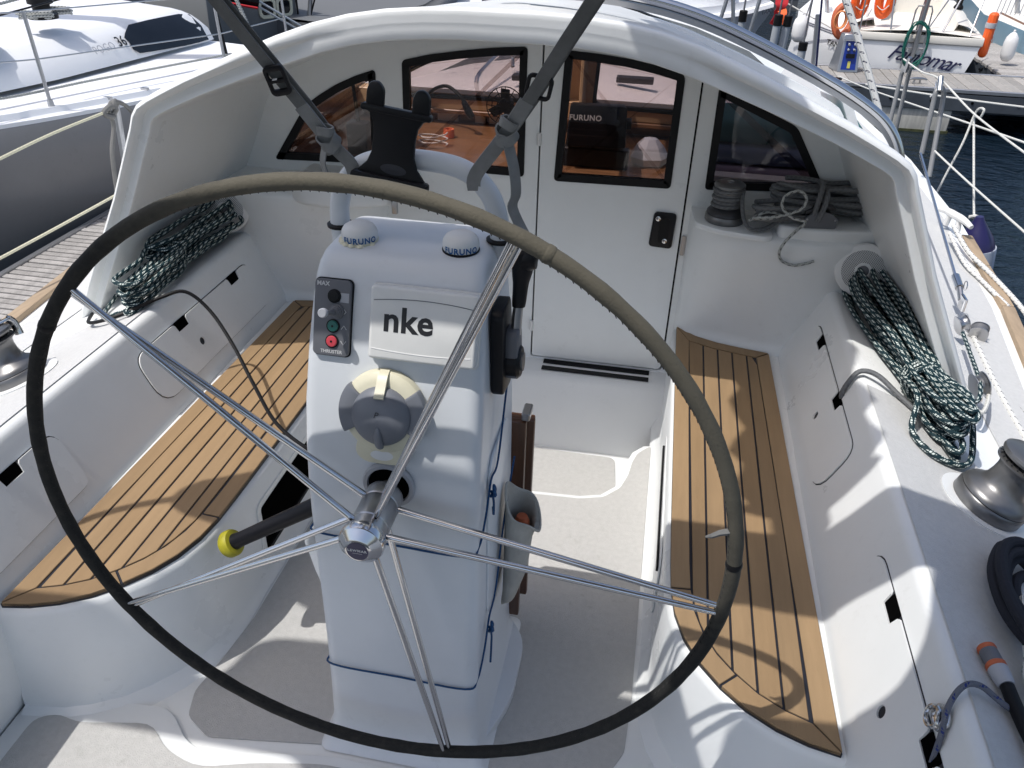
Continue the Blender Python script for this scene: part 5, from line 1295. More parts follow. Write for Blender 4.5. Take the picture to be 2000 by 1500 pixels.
# grey and white yacht alongside to port, bow pointing astern of us
pg = thing('moored_yacht', (-4.85, 4.5, WZ), 'grey hulled racing yacht with white deck moored beyond the port finger pontoon', 'yacht')
gun = [(-4.80, 0.0, .62), (-4.45, 1.1, .555), (-3.95, 2.3, .47), (-3.47, 3.27, .405), (-3.09, 4.29, .362), (-2.88, 5.0, .335), (-2.79, 5.7, .322), (-2.75, 6.3, .312)]
gs = spline(gun, 5)
CXp = -4.85
rn = [[(p.x, p.y, p.z), (p.x + .012, p.y, p.z - .03), (p.x + .006 - .02, p.y, p.z - .25), (CXp + (p.x - CXp) * .93, p.y + .02, p.z * .3 + WZ * .7), (CXp + (p.x - CXp) * .80, p.y + .05, WZ - .05)] for p in gs]
obj('hull', loft(rn, closed=False), M['hullgrey'], pg, smooth=50)
mr = lambda x: 2 * CXp - x
obj('far_hull', loft([[(mr(x), y, z) for x, y, z in r] for r in rn], closed=False), M['hullgrey'], pg, smooth=50)
def band(o0, o1, z0, z1, name, mt):
    r = [[(CXp + (p.x - CXp) * 1 - min(o0, p.x - CXp), p.y, p.z + z0), (CXp + (p.x - CXp) - min(o1, p.x - CXp), p.y, p.z + z1)] for p in gs]
    obj(name, loft(r, closed=False), mt, pg, smooth=30)
band(-.006, -.002, -.03, .012, 'rubbing_strip', M['deckwhite']); band(-.002, .07, .012, .016, 'gunwale', M['deckwhite']); band(.07, .085, .016, .050, 'toe_rail', M['deckwhite'])
band(.085, .13, .050, .048, 'rail_cap', M['deckwhite']); band(.13, .16, .048, .030, 'rail_inside', M['deckwhite']); band(.16, 1.0, .030, .075, 'side_deck', M['deckwhite'])
r = [[(CXp + max(0, p.x - CXp - 1.0), p.y, p.z + .075), (CXp, p.y, p.z + .10), (CXp - max(0, p.x - CXp), p.y, p.z + .03)] for p in gs]
obj('inner_deck', loft(r, closed=False), M['deckwhite'], pg)
tr_ = gs[-1]
obj('transom', prism([(-(tr_.x - CXp), WZ - .2), (tr_.x - CXp, WZ - .2), (tr_.x - CXp, tr_.z + .03), (-(tr_.x - CXp), tr_.z + .03)], 0, .03) and xf(prism([(-(tr_.x - CXp) * .9, WZ - .2), ((tr_.x - CXp) * .9, WZ - .2), (tr_.x - CXp, tr_.z + .02), (-(tr_.x - CXp), tr_.z + .02)], 0, .03), frame((CXp, tr_.y + .02, 0), (-1, 0, 0), (0, 0, 1))), M['deckwhite'], pg)
# coachroof: long wedge rising towards the stern of that boat
def crs(y, w, zb, zt, rr):
    c = CXp
    e = c + w
    return [(e + .02, y, zb), (e - .02, y, zb + (zt - zb) * .45), (e - .10, y, zt - rr * .55), (e - .16, y, zt - rr * .18), (e - .26, y, zt), (c + w * .3, y, zt + .05), (c - w * .3, y, zt + .05), (c - w + .26, y, zt), (c - w, y, zb)]
cr = [(1.9, .10, .56, .58, .02), (2.4, .45, .53, .60, .06), (3.0, .80, .50, .645, .12), (3.6, .95, .475, .68, .16), (4.3, 1.03, .45, .695, .17), (5.2, 1.09, .43, .700, .14), (5.7, 1.13, .42, .69, .12), (6.1, 1.17, .41, .675, .10), (6.25, 1.17, .41, .62, .1)]
obj('coachroof', loft([crs(*a) for a in cr], closed=False), M['deckwhite'], pg, smooth=50)
def side_at(y, t, out=.012):
    """point on the coachroof side of the moored yacht, t from deck up"""
    for a, b in zip(cr, cr[1:]):
        if y <= b[0]:
            k = (y - a[0]) / (b[0] - a[0]); q = [a[i] + (b[i] - a[i]) * k for i in range(5)]; break
    e = CXp + q[1]; zb, zt, rr = q[2], q[3], q[4]
    P = [(e + .02, zb), (e - .02, zb + (zt - zb) * .45), (e - .10, zt - rr * .55), (e - .16, zt - rr * .18)]
    t *= 3; i = min(int(t), 2); f = t - i
    x = P[i][0] + (P[i + 1][0] - P[i][0]) * f; z = P[i][1] + (P[i + 1][1] - P[i][1]) * f
    return V((x + out, y, z))
wv = [[side_at(y, t) for t in ts] for y, ts in ((5.16, (.20, .35, .5)), (5.22, (.10, .35, .62)), (5.34, (.08, .4, .86)), (5.6, (.05, .4, .88)), (5.8, (.03, .4, .88)), (6.0, (.03, .4, .88)), (6.15, (.04, .4, .86)))]
obj('cabin_window', loft(wv, closed=False), M['tintwin'], pg)
tm_ = frame(side_at(4.90, .36, .014), (0, 1, 0), side_at(4.90, .5) - side_at(4.90, .2))
fade = mat('worn_lettering', (0.42, 0.43, 0.46), 0.6)
text('worn_name', 'POGO', 0.085, fade, pg, tm_ @ Matrix.Translation((-.04, 0, .004)), extrude=0.0005, space=1.1)
text('name_number', '36', 0.115, M['letterb'], pg, tm_ @ Matrix.Translation((.19, .012, .004)), extrude=0.0005, offset=.001)
hat = [(-4.35, 3.35, .735), (-3.98, 3.62, .722), (-4.02, 4.05, .750), (-4.50, 4.05, .775)]
obj('hatch_frame', tube(spline(hat, 5, True), 0.022, 6, closed=True), M['white'], pg)
obj('hatch_glass', ([V(p) + V((0, 0, .012)) for p in spline(hat, 5, True)], [tuple(range(20))], None), paint('blue_hatch', (0.03, 0.06, 0.20), .08), pg, smooth=None)
fu = lathe([(0.10, 0.0), (0.10, 0.03), (0.06, 0.04), (0.06, 0.09), (0.085, 0.10), (0.085, 0.16)], 20, Matrix.Translation((-4.05, 4.62, .79)))
obj('mast_winch', fu, M['bplast'], pg)
for yy in (4.52, 4.74):
    obj('rope_bundle', hank(((-4.13, yy - .05, .80), (-3.95, yy + .06, .795)), 4, .03, 0.008, .05, int(yy * 10)), M['rope_fleck'], pg)
# stanchions and guard wires
stn = []
for y in (2.2, 3.75, 5.15, 6.15):
    p = min(gs, key=lambda q: abs(q.y - y)); b = V((p.x - .12, p.y, p.z + .04)); t = b + V((-.02, 0, .56)); stn.append((b, t))
    obj('stanchion', tube([b, t], 0.0115, 8), M['alu'], pg)
    obj('stanchion_foot', lathe([(0.022, 0.0), (0.016, .05)], 10, Matrix.Translation(b)), M['alu'], pg)
obj('upper_wire', wire([t for b, t in stn], .0045), M['steel2'], pg); obj('lower_wire', wire([b.lerp(t, .52) for b, t in stn], .0045), M['steel2'], pg)
obj('sheet', tube(spline([(-3.9, 2.2, .72), (-3.55, 3.2, .56), (-3.4, 4.2, .50), (-3.05, 5.4, .47)], 6), .008, 6), M['rope_fleck'], pg)
for (a, b, rr_, mt) in (((-4.15, 2.2, .90), (-3.50, 5.3, 1.19), .013, 'bplast'), ((-4.13, 2.2, .86), (-3.46, 5.3, 1.13), .009, 'rope_fleck'), ((-4.10, 2.2, .82), (-3.44, 5.3, 1.06), .006, 'bplast')):
    obj('furled_line', tube([a, V(a).lerp(V(b), .5) + V((0, 0, -.02)), b], rr_, 6), M[mt], pg)
obj('shroud_rod', tube([(-3.06, 5.35, .40), (-3.20, 5.42, 1.35)], .014, 8), M['black'], pg)
obj('shroud_rope', tube([(-2.95, 5.75, .36), (-3.15, 5.45, 1.35)], .016, 8), M['rope_fleck'], pg)
obj('mast', lathe([(0.09, 0), (0.09, 9)], 16, Matrix.Translation((-4.85, 4.7, .8))), M['bplast'], pg)
for y in (4.05, 4.35): obj('deck_fitting', box((-3.27 + (y - 4.05) * .3, y, .415), (.05, .03, .015)), M['steel2'], pg)

# grey cabin boat behind it, with two framed portholes
gc = thing('cabin_boat', (-5.0, 10.6, WZ), 'grey cabin boat with two cream-framed portholes behind the racing yacht', 'boat')
hull((-4.9, 9.6, 0), -6, [(0, 1.25, .05, 1.0), (2.2, 1.45, .05, 1.2), (4.2, 1.3, .15, 1.0), (6, .7, .3, .4), (6.8, .1, .4, .05)], paint('dark_grey_hull', (.10, .105, .11)), gc, paint('grey_deck_paint', (.13, .135, .14), .6))
gray = paint('grey_cabin', (.17, .175, .175), .4)
ca = (-4.816, 8.600, 0.062); cb = (-4.592, 10.200, -0.169)
A_ = V((-5.024, 8.600, -0.179)); B_ = V((-4.472, 9.900, -0.231)); 
fr = frame(A_, B_ - A_, (0, 0, 1)); LL = (B_ - A_).length
obj('cabin', xf(box((LL / 2, .38, -.6), (LL, 0.9, 1.2)), fr), gray, gc, bev=(0.03, 2))
obj('cabin_top', xf(box((LL / 2, .84, -.6), (LL + .1, 0.05, 1.3)), fr), M['deckwhite'], gc, bev=(0.02, 2))
for k in (.64, .84):
    cx_ = LL * k
    obj('porthole_frame', xf(holed(rrect(.27, .24, .07, 5, cx_, .42), [rrect(.20, .16, .05, 5, cx_, .42)], 0, .02), fr), M['cream'], gc)
    obj('porthole_pane', xf(prism(rrect(.21, .17, .05, 5, cx_, .42), .002, .006), fr), M['tintwin'], gc)
obj('sail_cover', tube(spline([(-4.906, 8.800, 0.504), (-4.713, 8.900, 0.408), (-4.539, 9.000, 0.360)], 5), [.10] * 6 + [.09] * 5, 10), M['black'], gc)
obj('cover_piping', tube(spline([(-4.878, 8.700, 0.368), (-4.677, 8.800, 0.322), (-4.516, 8.900, 0.283)], 5), .015, 6), M['red'], gc)
for d in (0, 8): obj('boom_spar', tube([(-4.541, 9.000, 0.348), (-4.171, 9.600, -0.067)] if d == 0 else [(-4.581, 9.000, 0.301), (-4.225, 9.600, -0.107)], .014, 6), M['white'], gc)
for a, b, rr_ in (((-4.673, 9.900, 0.426), (-4.669, 9.900, -0.352), .02), ((-4.461, 9.900, 0.436), (-4.449, 9.900, -0.339), .014), ((-4.230, 9.900, 0.446), (-4.376, 9.900, -0.335), .03), ((-4.133, 9.900, 0.451), (-4.449, 9.900, -0.339), .012)):
    obj('mast_stay', tube([a, b], rr_, 8), M['black'] if rr_ != .03 else M['alu'], gc)
wb = thing('white_boat', (-4.969, 11.500, -0.401), 'small white boat stern seen just above the hood, left of the rails', 'boat')
obj('cabin_top', xf(box((0.12, 0.0, 0), (.75, 1.0, .16)), Matrix.Translation(V((-4.879, 11.500, -0.324)))), M['deckwhite'], wb, bev=(0.03, 2))
obj('grab_rail', tube(spline([(-4.931, 11.200, -0.304), (-4.933, 11.200, -0.185), (-4.800, 11.200, -0.137), (-4.743, 11.200, -0.189)], 4), .014, 6), M['white'], wb)
hull((-3.6, 11.4, 0), 0, [(0, .8, -.28, .6), (1.5, .9, -.25, .7), (3.2, .6, -.1, .4), (3.8, .1, 0, .05)], M['deckwhite'], wb)

# dark grey steel ship across the far end, with rails, ladder and hull strakes
sh = thing('grey_ship', (-4, 19.5, WZ), 'large dark grey ship side far behind the hood with white rails in front', 'ship')
sg = paint('ship_grey', (.085, .092, .10), .45)
obj('hull_side', box((-5.5, 19.6, 1.3), (17, .4, 5.2)), sg, sh)
for z in (-.35, .15, .8): obj('hull_strake', box((-5.5, 19.38, z), (17, .06, .05)), sg, sh, bev=(.01, 1))
rl = thing('ship_rail', (-4.424, 13.000, -0.466), 'white tubular rail with stanchions just above the hood, before the grey ship', 'rail')
for a, b, rr_ in (((-5.413, 13.000, -0.478), (-5.366, 13.000, -0.200), 0.016), ((-5.366, 13.000, -0.200), (-5.273, 13.000, -0.173), 0.016), ((-5.275, 13.000, -0.188), (-5.219, 13.000, -0.531), 0.013), ((-5.355, 13.000, -0.443), (-5.100, 13.000, -0.525), 0.013), ((-5.222, 13.000, -0.193), (-5.107, 13.000, -0.494), 0.022), ((-5.017, 13.000, -0.300), (-5.054, 13.000, -0.507), 0.013), ((-5.035, 13.000, -0.301), (-4.458, 13.000, -0.303), 0.013), ((-4.750, 13.000, -0.302), (-4.752, 13.000, -0.443), 0.011), ((-4.519, 13.000, -0.291), (-4.491, 13.000, -0.398), 0.011), ((-4.330, 13.000, -0.367), (-4.095, 13.000, -0.100), 0.02), ((-4.187, 13.000, -0.336), (-3.947, 13.000, -0.093), 0.02), ((-4.280, 13.000, -0.278), (-3.972, 13.000, -0.247), 0.012), ((-4.187, 13.000, -0.181), (-3.881, 13.000, -0.151), 0.012), ((-3.885, 13.000, -0.259), (-3.620, 13.000, -0.115), 0.013), ((-3.636, 13.000, -0.078), (-3.633, 13.000, -0.246), 0.013), ((-3.555, 13.000, -0.227), (-3.585, 13.000, -0.091), 0.01)):
    obj('rail_tube', tube([a, b], rr_, 8), M['white'], rl)
for a, b in (((-4.264, 13.000, -0.309), (-4.061, 13.000, -0.283)), ((-4.217, 13.000, -0.252), (-4.015, 13.000, -0.227)), ((-4.170, 13.000, -0.196), (-3.968, 13.000, -0.170))): obj('ladder_step', bar(a, b, .05, .02), M['greyl'], rl)
pn = thing('hanging_rope', (-3.692, 12.500, -0.228), 'dark blue rope hanging from the ladder behind the hood', 'rope')
obj('rope_fall', tube(spline([(-3.738, 12.500, 0.050), (-3.752, 12.500, -0.082), (-3.739, 12.500, -0.170), (-3.758, 12.500, -0.216)], 4), .035, 8), paint('blue_rope', (.02, .06, .14), .7), pn)

# --- white sailing boat stern-to beyond the main pontoon
fb = thing('stern_boat', (3.55, 10.62, WZ), 'white sailing boat showing its transom with blue script name beyond the pontoon', 'sailing boat')
YT = 10.62
top_l, top_r = V((2.638, 10.620, 0.148)), V((4.167, 10.620, 0.161)); bot_l, bot_r = V((2.953, 10.620, -0.330)), V((3.997, 10.620, -0.344))
cxm = (top_l.x + top_r.x) / 2; hb = (top_r.x - top_l.x) / 2; zt = (top_l.z + top_r.z) / 2; hbw = (bot_r.x - bot_l.x) / 2
hm_ = hull((cxm, YT, 0), -3, [(0, hb, zt, hbw * .8), (1.2, hb * 1.15, zt, hbw * 1.1), (2.6, hb * 1.25, zt + .05, hbw * 1.2), (4.0, hb * 1.1, zt + .12, hbw), (5.2, hb * .6, zt + .2, hbw * .4), (5.9, .05, zt + .28, .03)], M['deckwhite'], fb, M['offwhite'])
TF = frame((cxm, YT - .004, 0), (1, 0.055, 0), (0, 0, 1))
TF = hm_ @ frame((0, -.004, 0), (1, 0, 0), (0, 0, 1))
obj('cap_band', xf(box((0, zt - .045, .0), (hb * 2.0, .09, .02)), TF), M['offwhite'], fb, bev=(.01, 2))
obj('band_line', xf(box((0, zt - .094, .006), (hb * 1.96, .006, .01)), TF), M['grey'], fb)
text('boat_name', 'Fantomar', 0.25, M['navy'], fb, TF @ Matrix.Translation((.12, zt - .27, .006)) @ Matrix.Rotation(R(-8), 4, 'Z'), extrude=.002, shear=.5, offset=.0005, space=.86)
for x, z in ((-.36, zt - .47), (.27, zt - .50)):
    obj('drain', xf(lathe([(0.032, 0.0), (0.032, .012), (.022, .014), (.02, .006), (0, .006)], 16), TF @ Matrix.Translation((x, z, .0))), M['winchd'], fb)
obj('cockpit_floor', xf(box((0, .9, zt - .02), (hb * 1.3, 1.4, .03)), hm_), M['offwhite'], fb)
for s in (-1, 1):
    obj('side_coaming', xf(loft([[(s * hb * .62, y, zt + .02), (s * hb * .66, y, zt + h), (s * hb * .86, y, zt + h - .03), (s * hb * .98, y, zt + .03)] for y, h in ((.35, .10), (.8, .20), (1.5, .26), (2.2, .28))], closed=False), hm_), M['offwhite'], fb, smooth=40)
    obj('deck_winch', xf(lathe([(.06, 0), (.06, .03), (.038, .06), (.038, .10), (.05, .12), (.05, .14)], 16), hm_ @ Matrix.Translation((s * hb * .78, 1.0, zt + .20))), M['black'], fb)
obj('cabin', xf(loft([[(-hb * .8, y, zt), (-hb * .72, y, zt + h), (0, y, zt + h + .06), (hb * .72, y, zt + h), (hb * .8, y, zt)] for y, h in ((1.55, .62), (1.7, .64), (3.4, .45))], closed=False, caps=(False, False)), hm_), M['offwhite'], fb, smooth=30)
obj('cabin_bulkhead', xf(prism([(-hb * .8, zt), (hb * .8, zt), (hb * .72, zt + .62), (0, zt + .68), (-hb * .72, zt + .62)], 0, .03), hm_ @ frame((0, 1.55, 0), (1, 0, 0), (0, 0, 1))), M['offwhite'], fb)
obj('companionway', xf(prism(rrect(.34, .50, .01, 2, -.27, zt + .38), .03, .04), hm_ @ frame((0, 1.55, 0), (1, 0, 0), (0, 0, 1))), M['tintwin'], fb)
for x in (.18, .34): obj('instrument', xf(lathe([(.05, .03), (.05, .05), (.03, .052), (0, .05)], 16), hm_ @ frame((x, 1.55, zt + .42), (1, 0, 0), (0, 0, 1))), M['black'], fb)
tubes = [[(-hb * .9, .06, zt), (-hb * .92, .1, zt + .55)], [(hb * .78, .05, zt), (hb * 1.0, .5, zt + .6)], [(hb * .35, .05, zt), (hb * .75, .6, zt + .6)], [(-hb * .42, .05, zt), (-hb * .5, .2, zt + .6)], [(-hb * .05, .02, zt), (-hb * .03, -.02, zt + .5)]]
for p in tubes: obj('stern_rail', xf(tube(p, .011, 8), hm_), M['steel2'], fb)
obj('stern_ladder', xf(join(*[tube(p, .010, 6) for p in ([(-.12, -.05, zt - .62), (-.11, -.04, zt + .28), (-.09, -.04, zt + .33), (.06, -.04, zt + .33), (.08, -.04, zt + .28), (.09, -.05, zt - .62)], [(-.12, -.05, zt - .15), (.09, -.05, zt - .15)], [(-.12, -.05, zt - .4), (.09, -.05, zt - .4)], [(-.12, -.05, zt + .05), (.09, -.05, zt + .05)])]), hm_), M['alu'], fb)
obj('rudder_post', xf(tube([(-.015, -.06, zt - .25), (0, -.05, zt + .6)], .03, 10), hm_), M['steel2'], fb)
hq = []
rnd = random.Random(3)
for i in range(54):
    a = i * .75; hq.append(hm_ @ V((-.015 + (.11 + .04 * rnd.random()) * math.cos(a), -.09 + .02 * math.sin(i), zt - .10 + (.22 + .08 * rnd.random()) * math.sin(a))))
obj('hose_coil', tube(spline(hq, 3), .008, 6), M['rope_teal'], label='dark green hose coiled on the ladder of the white stern boat', cat='hose')
def lifering(px0, y, lab, w=.20, h=.42, tilt=0.0, band_=False):
    o = thing('life_buoy', (px0[0], y, px0[2] - h / 2), lab, 'life buoy', 'orange life buoys on the stern boat')
    pts = [(-w * .38, 0, h * .42), (-w * .5, 0, h * .2), (-w * .5, 0, -h * .15), (-w * .32, 0, -h * .42), (0, 0, -h * .5), (w * .32, 0, -h * .42), (w * .5, 0, -h * .15), (w * .5, 0, h * .2), (w * .38, 0, h * .42)]
    m = Matrix.Translation((px0[0], y, px0[2])) @ Matrix.Rotation(tilt, 4, 'Z')
    obj('float', xf(tube(spline(pts, 4), [.04] + [.055] * 31 + [.04], 10), m), M['orange'], o)
    if band_: obj('reflective_band', xf(lathe([(.062, -.03), (.064, 0), (.062, .03)], 12), m @ Matrix.Translation((-w * .5, 0, .08))), M['greyl'], o)
    obj('lanyard', xf(tube(spline([(-w * .6, -.05, -.08), (0, -.07, -.12), (w * .5, -.06, -.06)], 4), .006, 6), m), M['rope_white'], o)
lifering((4.245, 10.750, 0.215), 10.75, 'orange horseshoe life buoy with grey band on the right quarter of the stern boat', .10, .50, 1.2, True)
lifering((2.686, 10.900, 0.492), 10.9, 'orange life buoy left of the dark companionway of the stern boat', .13, .36, .3)
lifering((2.978, 10.900, 0.506), 10.9, 'orange life buoy hanging before the dark companionway of the stern boat', .13, .36, -.3)

# --- service pedestal on the pontoon
sp_ = thing('service_pedestal', (2.62, 10.30, -.25), 'grey and blue power and water pedestal standing on the pontoon', 'service pedestal')
s0 = V((2.568, 10.184, -0.250)); SM = Matrix.Translation(s0) @ Matrix.Rotation(R(8), 4, 'Z')
obj('case', xf(loft([[(-.125, -.05, 0), (.125, -.05, 0), (.16, .22, 0), (-.16, .22, 0)], [(-.10, .02, .40), (.10, .02, .40), (.11, .16, .40), (-.11, .16, .40)], [(-.10, .03, .43), (.10, .03, .43), (.11, .15, .43), (-.11, .15, .43)]], closed=True, caps=(True, True)), SM), M['alu'], sp_, bev=(.006, 1))
obj('blue_panel', xf(prism([(-.088, .03), (.088, .03), (.072, .36), (-.072, .36)], .0, .008), SM @ frame((0, -.047, 0), (1, 0, 0), (0, .175, 1))), paint('panel_blue', (.01, .035, .26), .35), sp_)
SP2 = SM @ frame((0, -.055, 0), (1, 0, 0), (0, .175, 1))
for x in (-.035, .035):
    for z in (.26, .32): obj('tap', xf(lathe([(.018, 0), (.018, .02), (.010, .03), (0, .032)], 12), SP2 @ Matrix.Translation((x, z, 0))), M['steel'], sp_)
obj('socket_flap', xf(box((0, .19, .012), (.10, .05, .03)), SP2), M['bplast'], sp_, bev=(.004, 1))
obj('warning_label', xf(box((0, .09, .003), (.035, .08, .004)), SP2), paint('label_yellow', (.55, .5, .12)), sp_)
for k in range(4): obj('louvre', xf(box((0, .005 + .0, .36 + .016 * k), (.215, .19 - .02 * k, .006)), SM @ Matrix.Translation((0, .08, 0))), M['greyl'], sp_)

# --- pale blue boat far right with a white fender
bb = thing('blue_boat', (5.9, 11.8, WZ), 'pale blue boat hull with cream deck at the top right corner', 'boat')
hull((6.35, 11.1, 0), 8, [(0, .75, .02, .6), (1.2, .95, .03, .8), (2.6, 1.0, .08, .8), (4.4, .6, .2, .4), (5.2, .05, .3, .02)], paint('pale_blue_hull', (.20, .33, .42), .35), bb, M['offwhite'])
obj('rubbing_strake', tube(spline([(5.62, 11.0, .03), (5.40, 12.2, .04), (5.25, 13.6, .09)], 5), .025, 6), paint('brown_strake', (.16, .09, .06), .6), bb)
obj('hatch_cage', xf(join(*[tube([(0.06 * k, 0, 0), (0.06 * k + .03, .0, .35)], .006, 5) for k in range(9)]), Matrix.Translation(V((4.729, 12.200, 0.243)))), M['greyl'], bb)
def fender(c, r, L, matl, label, sleeve=None, neck=True):
    o = thing('fender', (c[0], c[1], c[2] - L / 2), label, 'fender')
    m = Matrix.Translation(V(c))
    obj('body', xf(lathe([(0.0, -L * .5), (r * .45, -L * .48), (r * .85, -L * .38), (r, -L * .22), (r, L * .15), (r * .85, L * .32), (r * .45, L * .46), (r * .2, L * .5), (0, L * .5)], 20), m), matl, o, smooth=60)
    obj('eye', xf(lathe([(r * .18, L * .48), (r * .18, L * .56), (r * .1, L * .58), (0, L * .58)], 10), m), matl, o)
    return o
fender((4.726, 11.300, -0.028), .085, .36, M['white'], 'white teardrop fender hanging on the pale blue boat')

# --- white boats behind the piles
wb2 = thing('white_motorboat', (1.0, 11.4, WZ), 'white boat bow with grey name box behind the grey poles', 'boat')
pa, pb = V((0.487, 11.600, 0.067)), V((1.786, 12.400, 0.229))
ax = math.degrees(math.atan2(-(pb - pa).x, (pb - pa).y))
# topsides rising to the bow at the right
gl = spline([V((-0.068, 11.400, 0.027)), V((0.489, 11.600, 0.054)), V((1.266, 12.000, 0.120)), V((1.789, 12.400, 0.216))], 6)
obj('hull', loft([[tuple(p), (p.x, p.y - .03, p.z - .05), (p.x - .02, p.y + .02, p.z - .12), (p.x - .18, p.y + .05, p.z - .4), (p.x - .35, p.y + .1, WZ - .1)] for p in gl], closed=False), M['deckwhite'], wb2, smooth=40)
obj('deck', loft([[tuple(p), (p.x - .3, p.y + 1.2, p.z + .05), (p.x - .5, p.y + 2.4, p.z + .1)] for p in gl], closed=False), M['deckwhite'], wb2)
obj('deck_bulwark', loft([[(p.x - .05, p.y + .1, p.z), (p.x - .05, p.y + .1, p.z + .10)] for p in gl], closed=False), M['deckwhite'], wb2)
obj('superstructure', xf(box((-.4, 1.2, .25), (2.2, 1.4, .5)), Matrix.Translation(pa)), M['deckwhite'], wb2, bev=(.08, 3))
tq = frame(V((1.670, 12.220, 0.131)), gl[-1] - gl[-5], (0, 0, 1))
text('name_box', 'TAXX', .085, M['grey'], wb2, tq @ Matrix.Translation((0, 0, .045)), extrude=.001, offset=.002)
fender((2.021, 10.900, 0.108), .10, .33, M['white'], 'large white fender hanging between the grey poles and the blue pedestal')
wb3 = thing('white_yacht', (2.2, 11.2, WZ), 'white yacht hull with dark stripes and registration letters left of the blue pedestal', 'yacht')
g3 = spline([V((2.021, 11.400, 0.263)), V((2.273, 11.200, 0.209)), V((2.582, 11.000, 0.148)), V((2.828, 10.900, 0.115))], 5)
obj('hull', loft([[tuple(p), (p.x, p.y - .03, p.z - .06), (p.x - .02, p.y - .02, p.z - .35), (p.x - .1, p.y + .15, WZ)] for p in g3], closed=False), M['deckwhite'], wb3, smooth=40)
obj('deck', loft([[tuple(p), (p.x + .4, p.y + 1.3, p.z + .08), (p.x + .6, p.y + 2.6, p.z + .1)] for p in g3], closed=False), M['deckwhite'], wb3)
for d in (.09, .115): obj('stripe', tube([(p.x, p.y - .036, p.z - d) for p in g3], .005, 5), M['navy'], wb3)
obj('cabin', loft([[(p.x + .25, p.y + .5, p.z), (p.x + .3, p.y + .55, p.z + .28), (p.x + .6, p.y + 1.5, p.z + .32)] for p in g3], closed=False), M['deckwhite'], wb3)
text('registration', 'TANNO', .085, M['letterb'], wb3, frame(V((2.548, 10.980, -0.074)), g3[12] - g3[6], (0, 0, 1)) @ Matrix.Translation((0, 0, .02)), extrude=.001, offset=.002)
# red and orange gear hung between them
obj('red_flag', ribbon(spline([V((1.729, 11.000, 0.494)), V((1.738, 10.950, 0.356)), V((1.714, 11.000, 0.238)), V((1.676, 11.050, 0.117))], 6), [.16] * 6 + [.12] * 6 + [.08] * 7, [V((1, .3 * math.sin(i), 0)) for i in range(19)], .006), M['red'], label='dark red furled flag hanging behind the grey poles', cat='flag')
oj = thing('life_jacket', (2.487, 10.750, 0.132), 'faded orange life ring and rope coil hanging left of the blue pedestal', 'life ring')
obj('ring', tube(spline([V((2.489, 10.800, 0.424)), V((2.407, 10.780, 0.333)), V((2.411, 10.750, 0.188)), V((2.483, 10.720, 0.075)), V((2.564, 10.750, 0.124)), V((2.616, 10.800, 0.252)), V((2.572, 10.820, 0.396))], 5, True), .045, 10, closed=True), M['orange2'], oj)
for k in range(6):
    c = V((2.447, 10.660, 0.275)) + V((random.uniform(-.02, .02), 0, 0))
    obj('rope_turn', tube([c + V((.055 * math.cos(R(a)) * (1 + .08 * k), -.01 * k, .10 * math.sin(R(a)))) for a in range(0, 360, 24)], .007, 6, closed=True), M['rope_orange'], oj)
obj('orange_strap', ribbon(spline([V((1.638, 9.900, 0.439)), V((1.673, 9.850, 0.392)), V((1.681, 9.850, 0.292))], 4), [.11, .10, .09, .07, .05, .04, .035, .03, .03], (1, 0, 0), .012), M['orange'], label='bright orange strap over the twin grey poles', cat='strap')

# masts and rigging of the boats lying beyond
for a, b, r_, mt, lab in (((0.610, 12.500, -0.093), (0.537, 12.500, 0.592), .045, 'alu', 'aluminium mast rising behind the roof, left of the silver tubes'), ((0.961, 13.000, -0.218), (0.873, 13.000, 0.561), .03, 'white', 'slim white mast between roof rail and silver tubes'), ((0.050, 13.000, -0.045), (-0.070, 13.000, 0.521), .04, 'black', 'black mast nearest the right strap'), ((2.503, 11.600, -0.062), (2.283, 11.600, 0.747), .03, 'alu', 'grey mast standing behind the faded life ring'), ((3.530, 12.200, -0.032), (3.300, 12.200, 0.736), .05, 'alu', 'grey mast over the dark companionway'), ((5.545, 13.600, -0.135), (5.305, 13.600, 0.696), .035, 'alu', 'mast of the pale blue boat at the right edge')):
    obj('mast', tube([a, b], r_, 10), M[mt], label=lab, cat='mast', group='masts beyond the pontoon')
for a, b, mt, lab in (((0.245, 12.400, 0.112), (1.147, 12.000, -0.028), 'black', 'black stay slanting down behind the roof rail'), ((-0.311, 12.000, 0.270), (0.413, 12.000, 0.036), 'black', 'black line falling right of the strap'), ((1.816, 11.200, 0.371), (2.660, 10.900, 0.026), 'rope_white', 'white line from the red flag to the blue pedestal'), ((2.122, 11.000, 0.501), (2.033, 11.000, 0.007), 'steel2', 'thin steel stay beside the large white fender'), ((2.848, 11.300, 0.561), (2.845, 11.000, 0.113), 'steel2', 'thin stay left of the orange buoys'), ((3.852, 11.300, 0.548), (3.486, 10.750, 0.096), 'steel2', 'steel stay slanting to the stern boat rail'), ((4.350, 11.600, 0.597), (4.046, 10.800, 0.089), 'steel2', 'steel backstay near the horseshoe buoy')):
    obj('stay', tube([a, b], .009, 6), M[mt], label=lab, cat='stay', group='stays and lines beyond the pontoon')

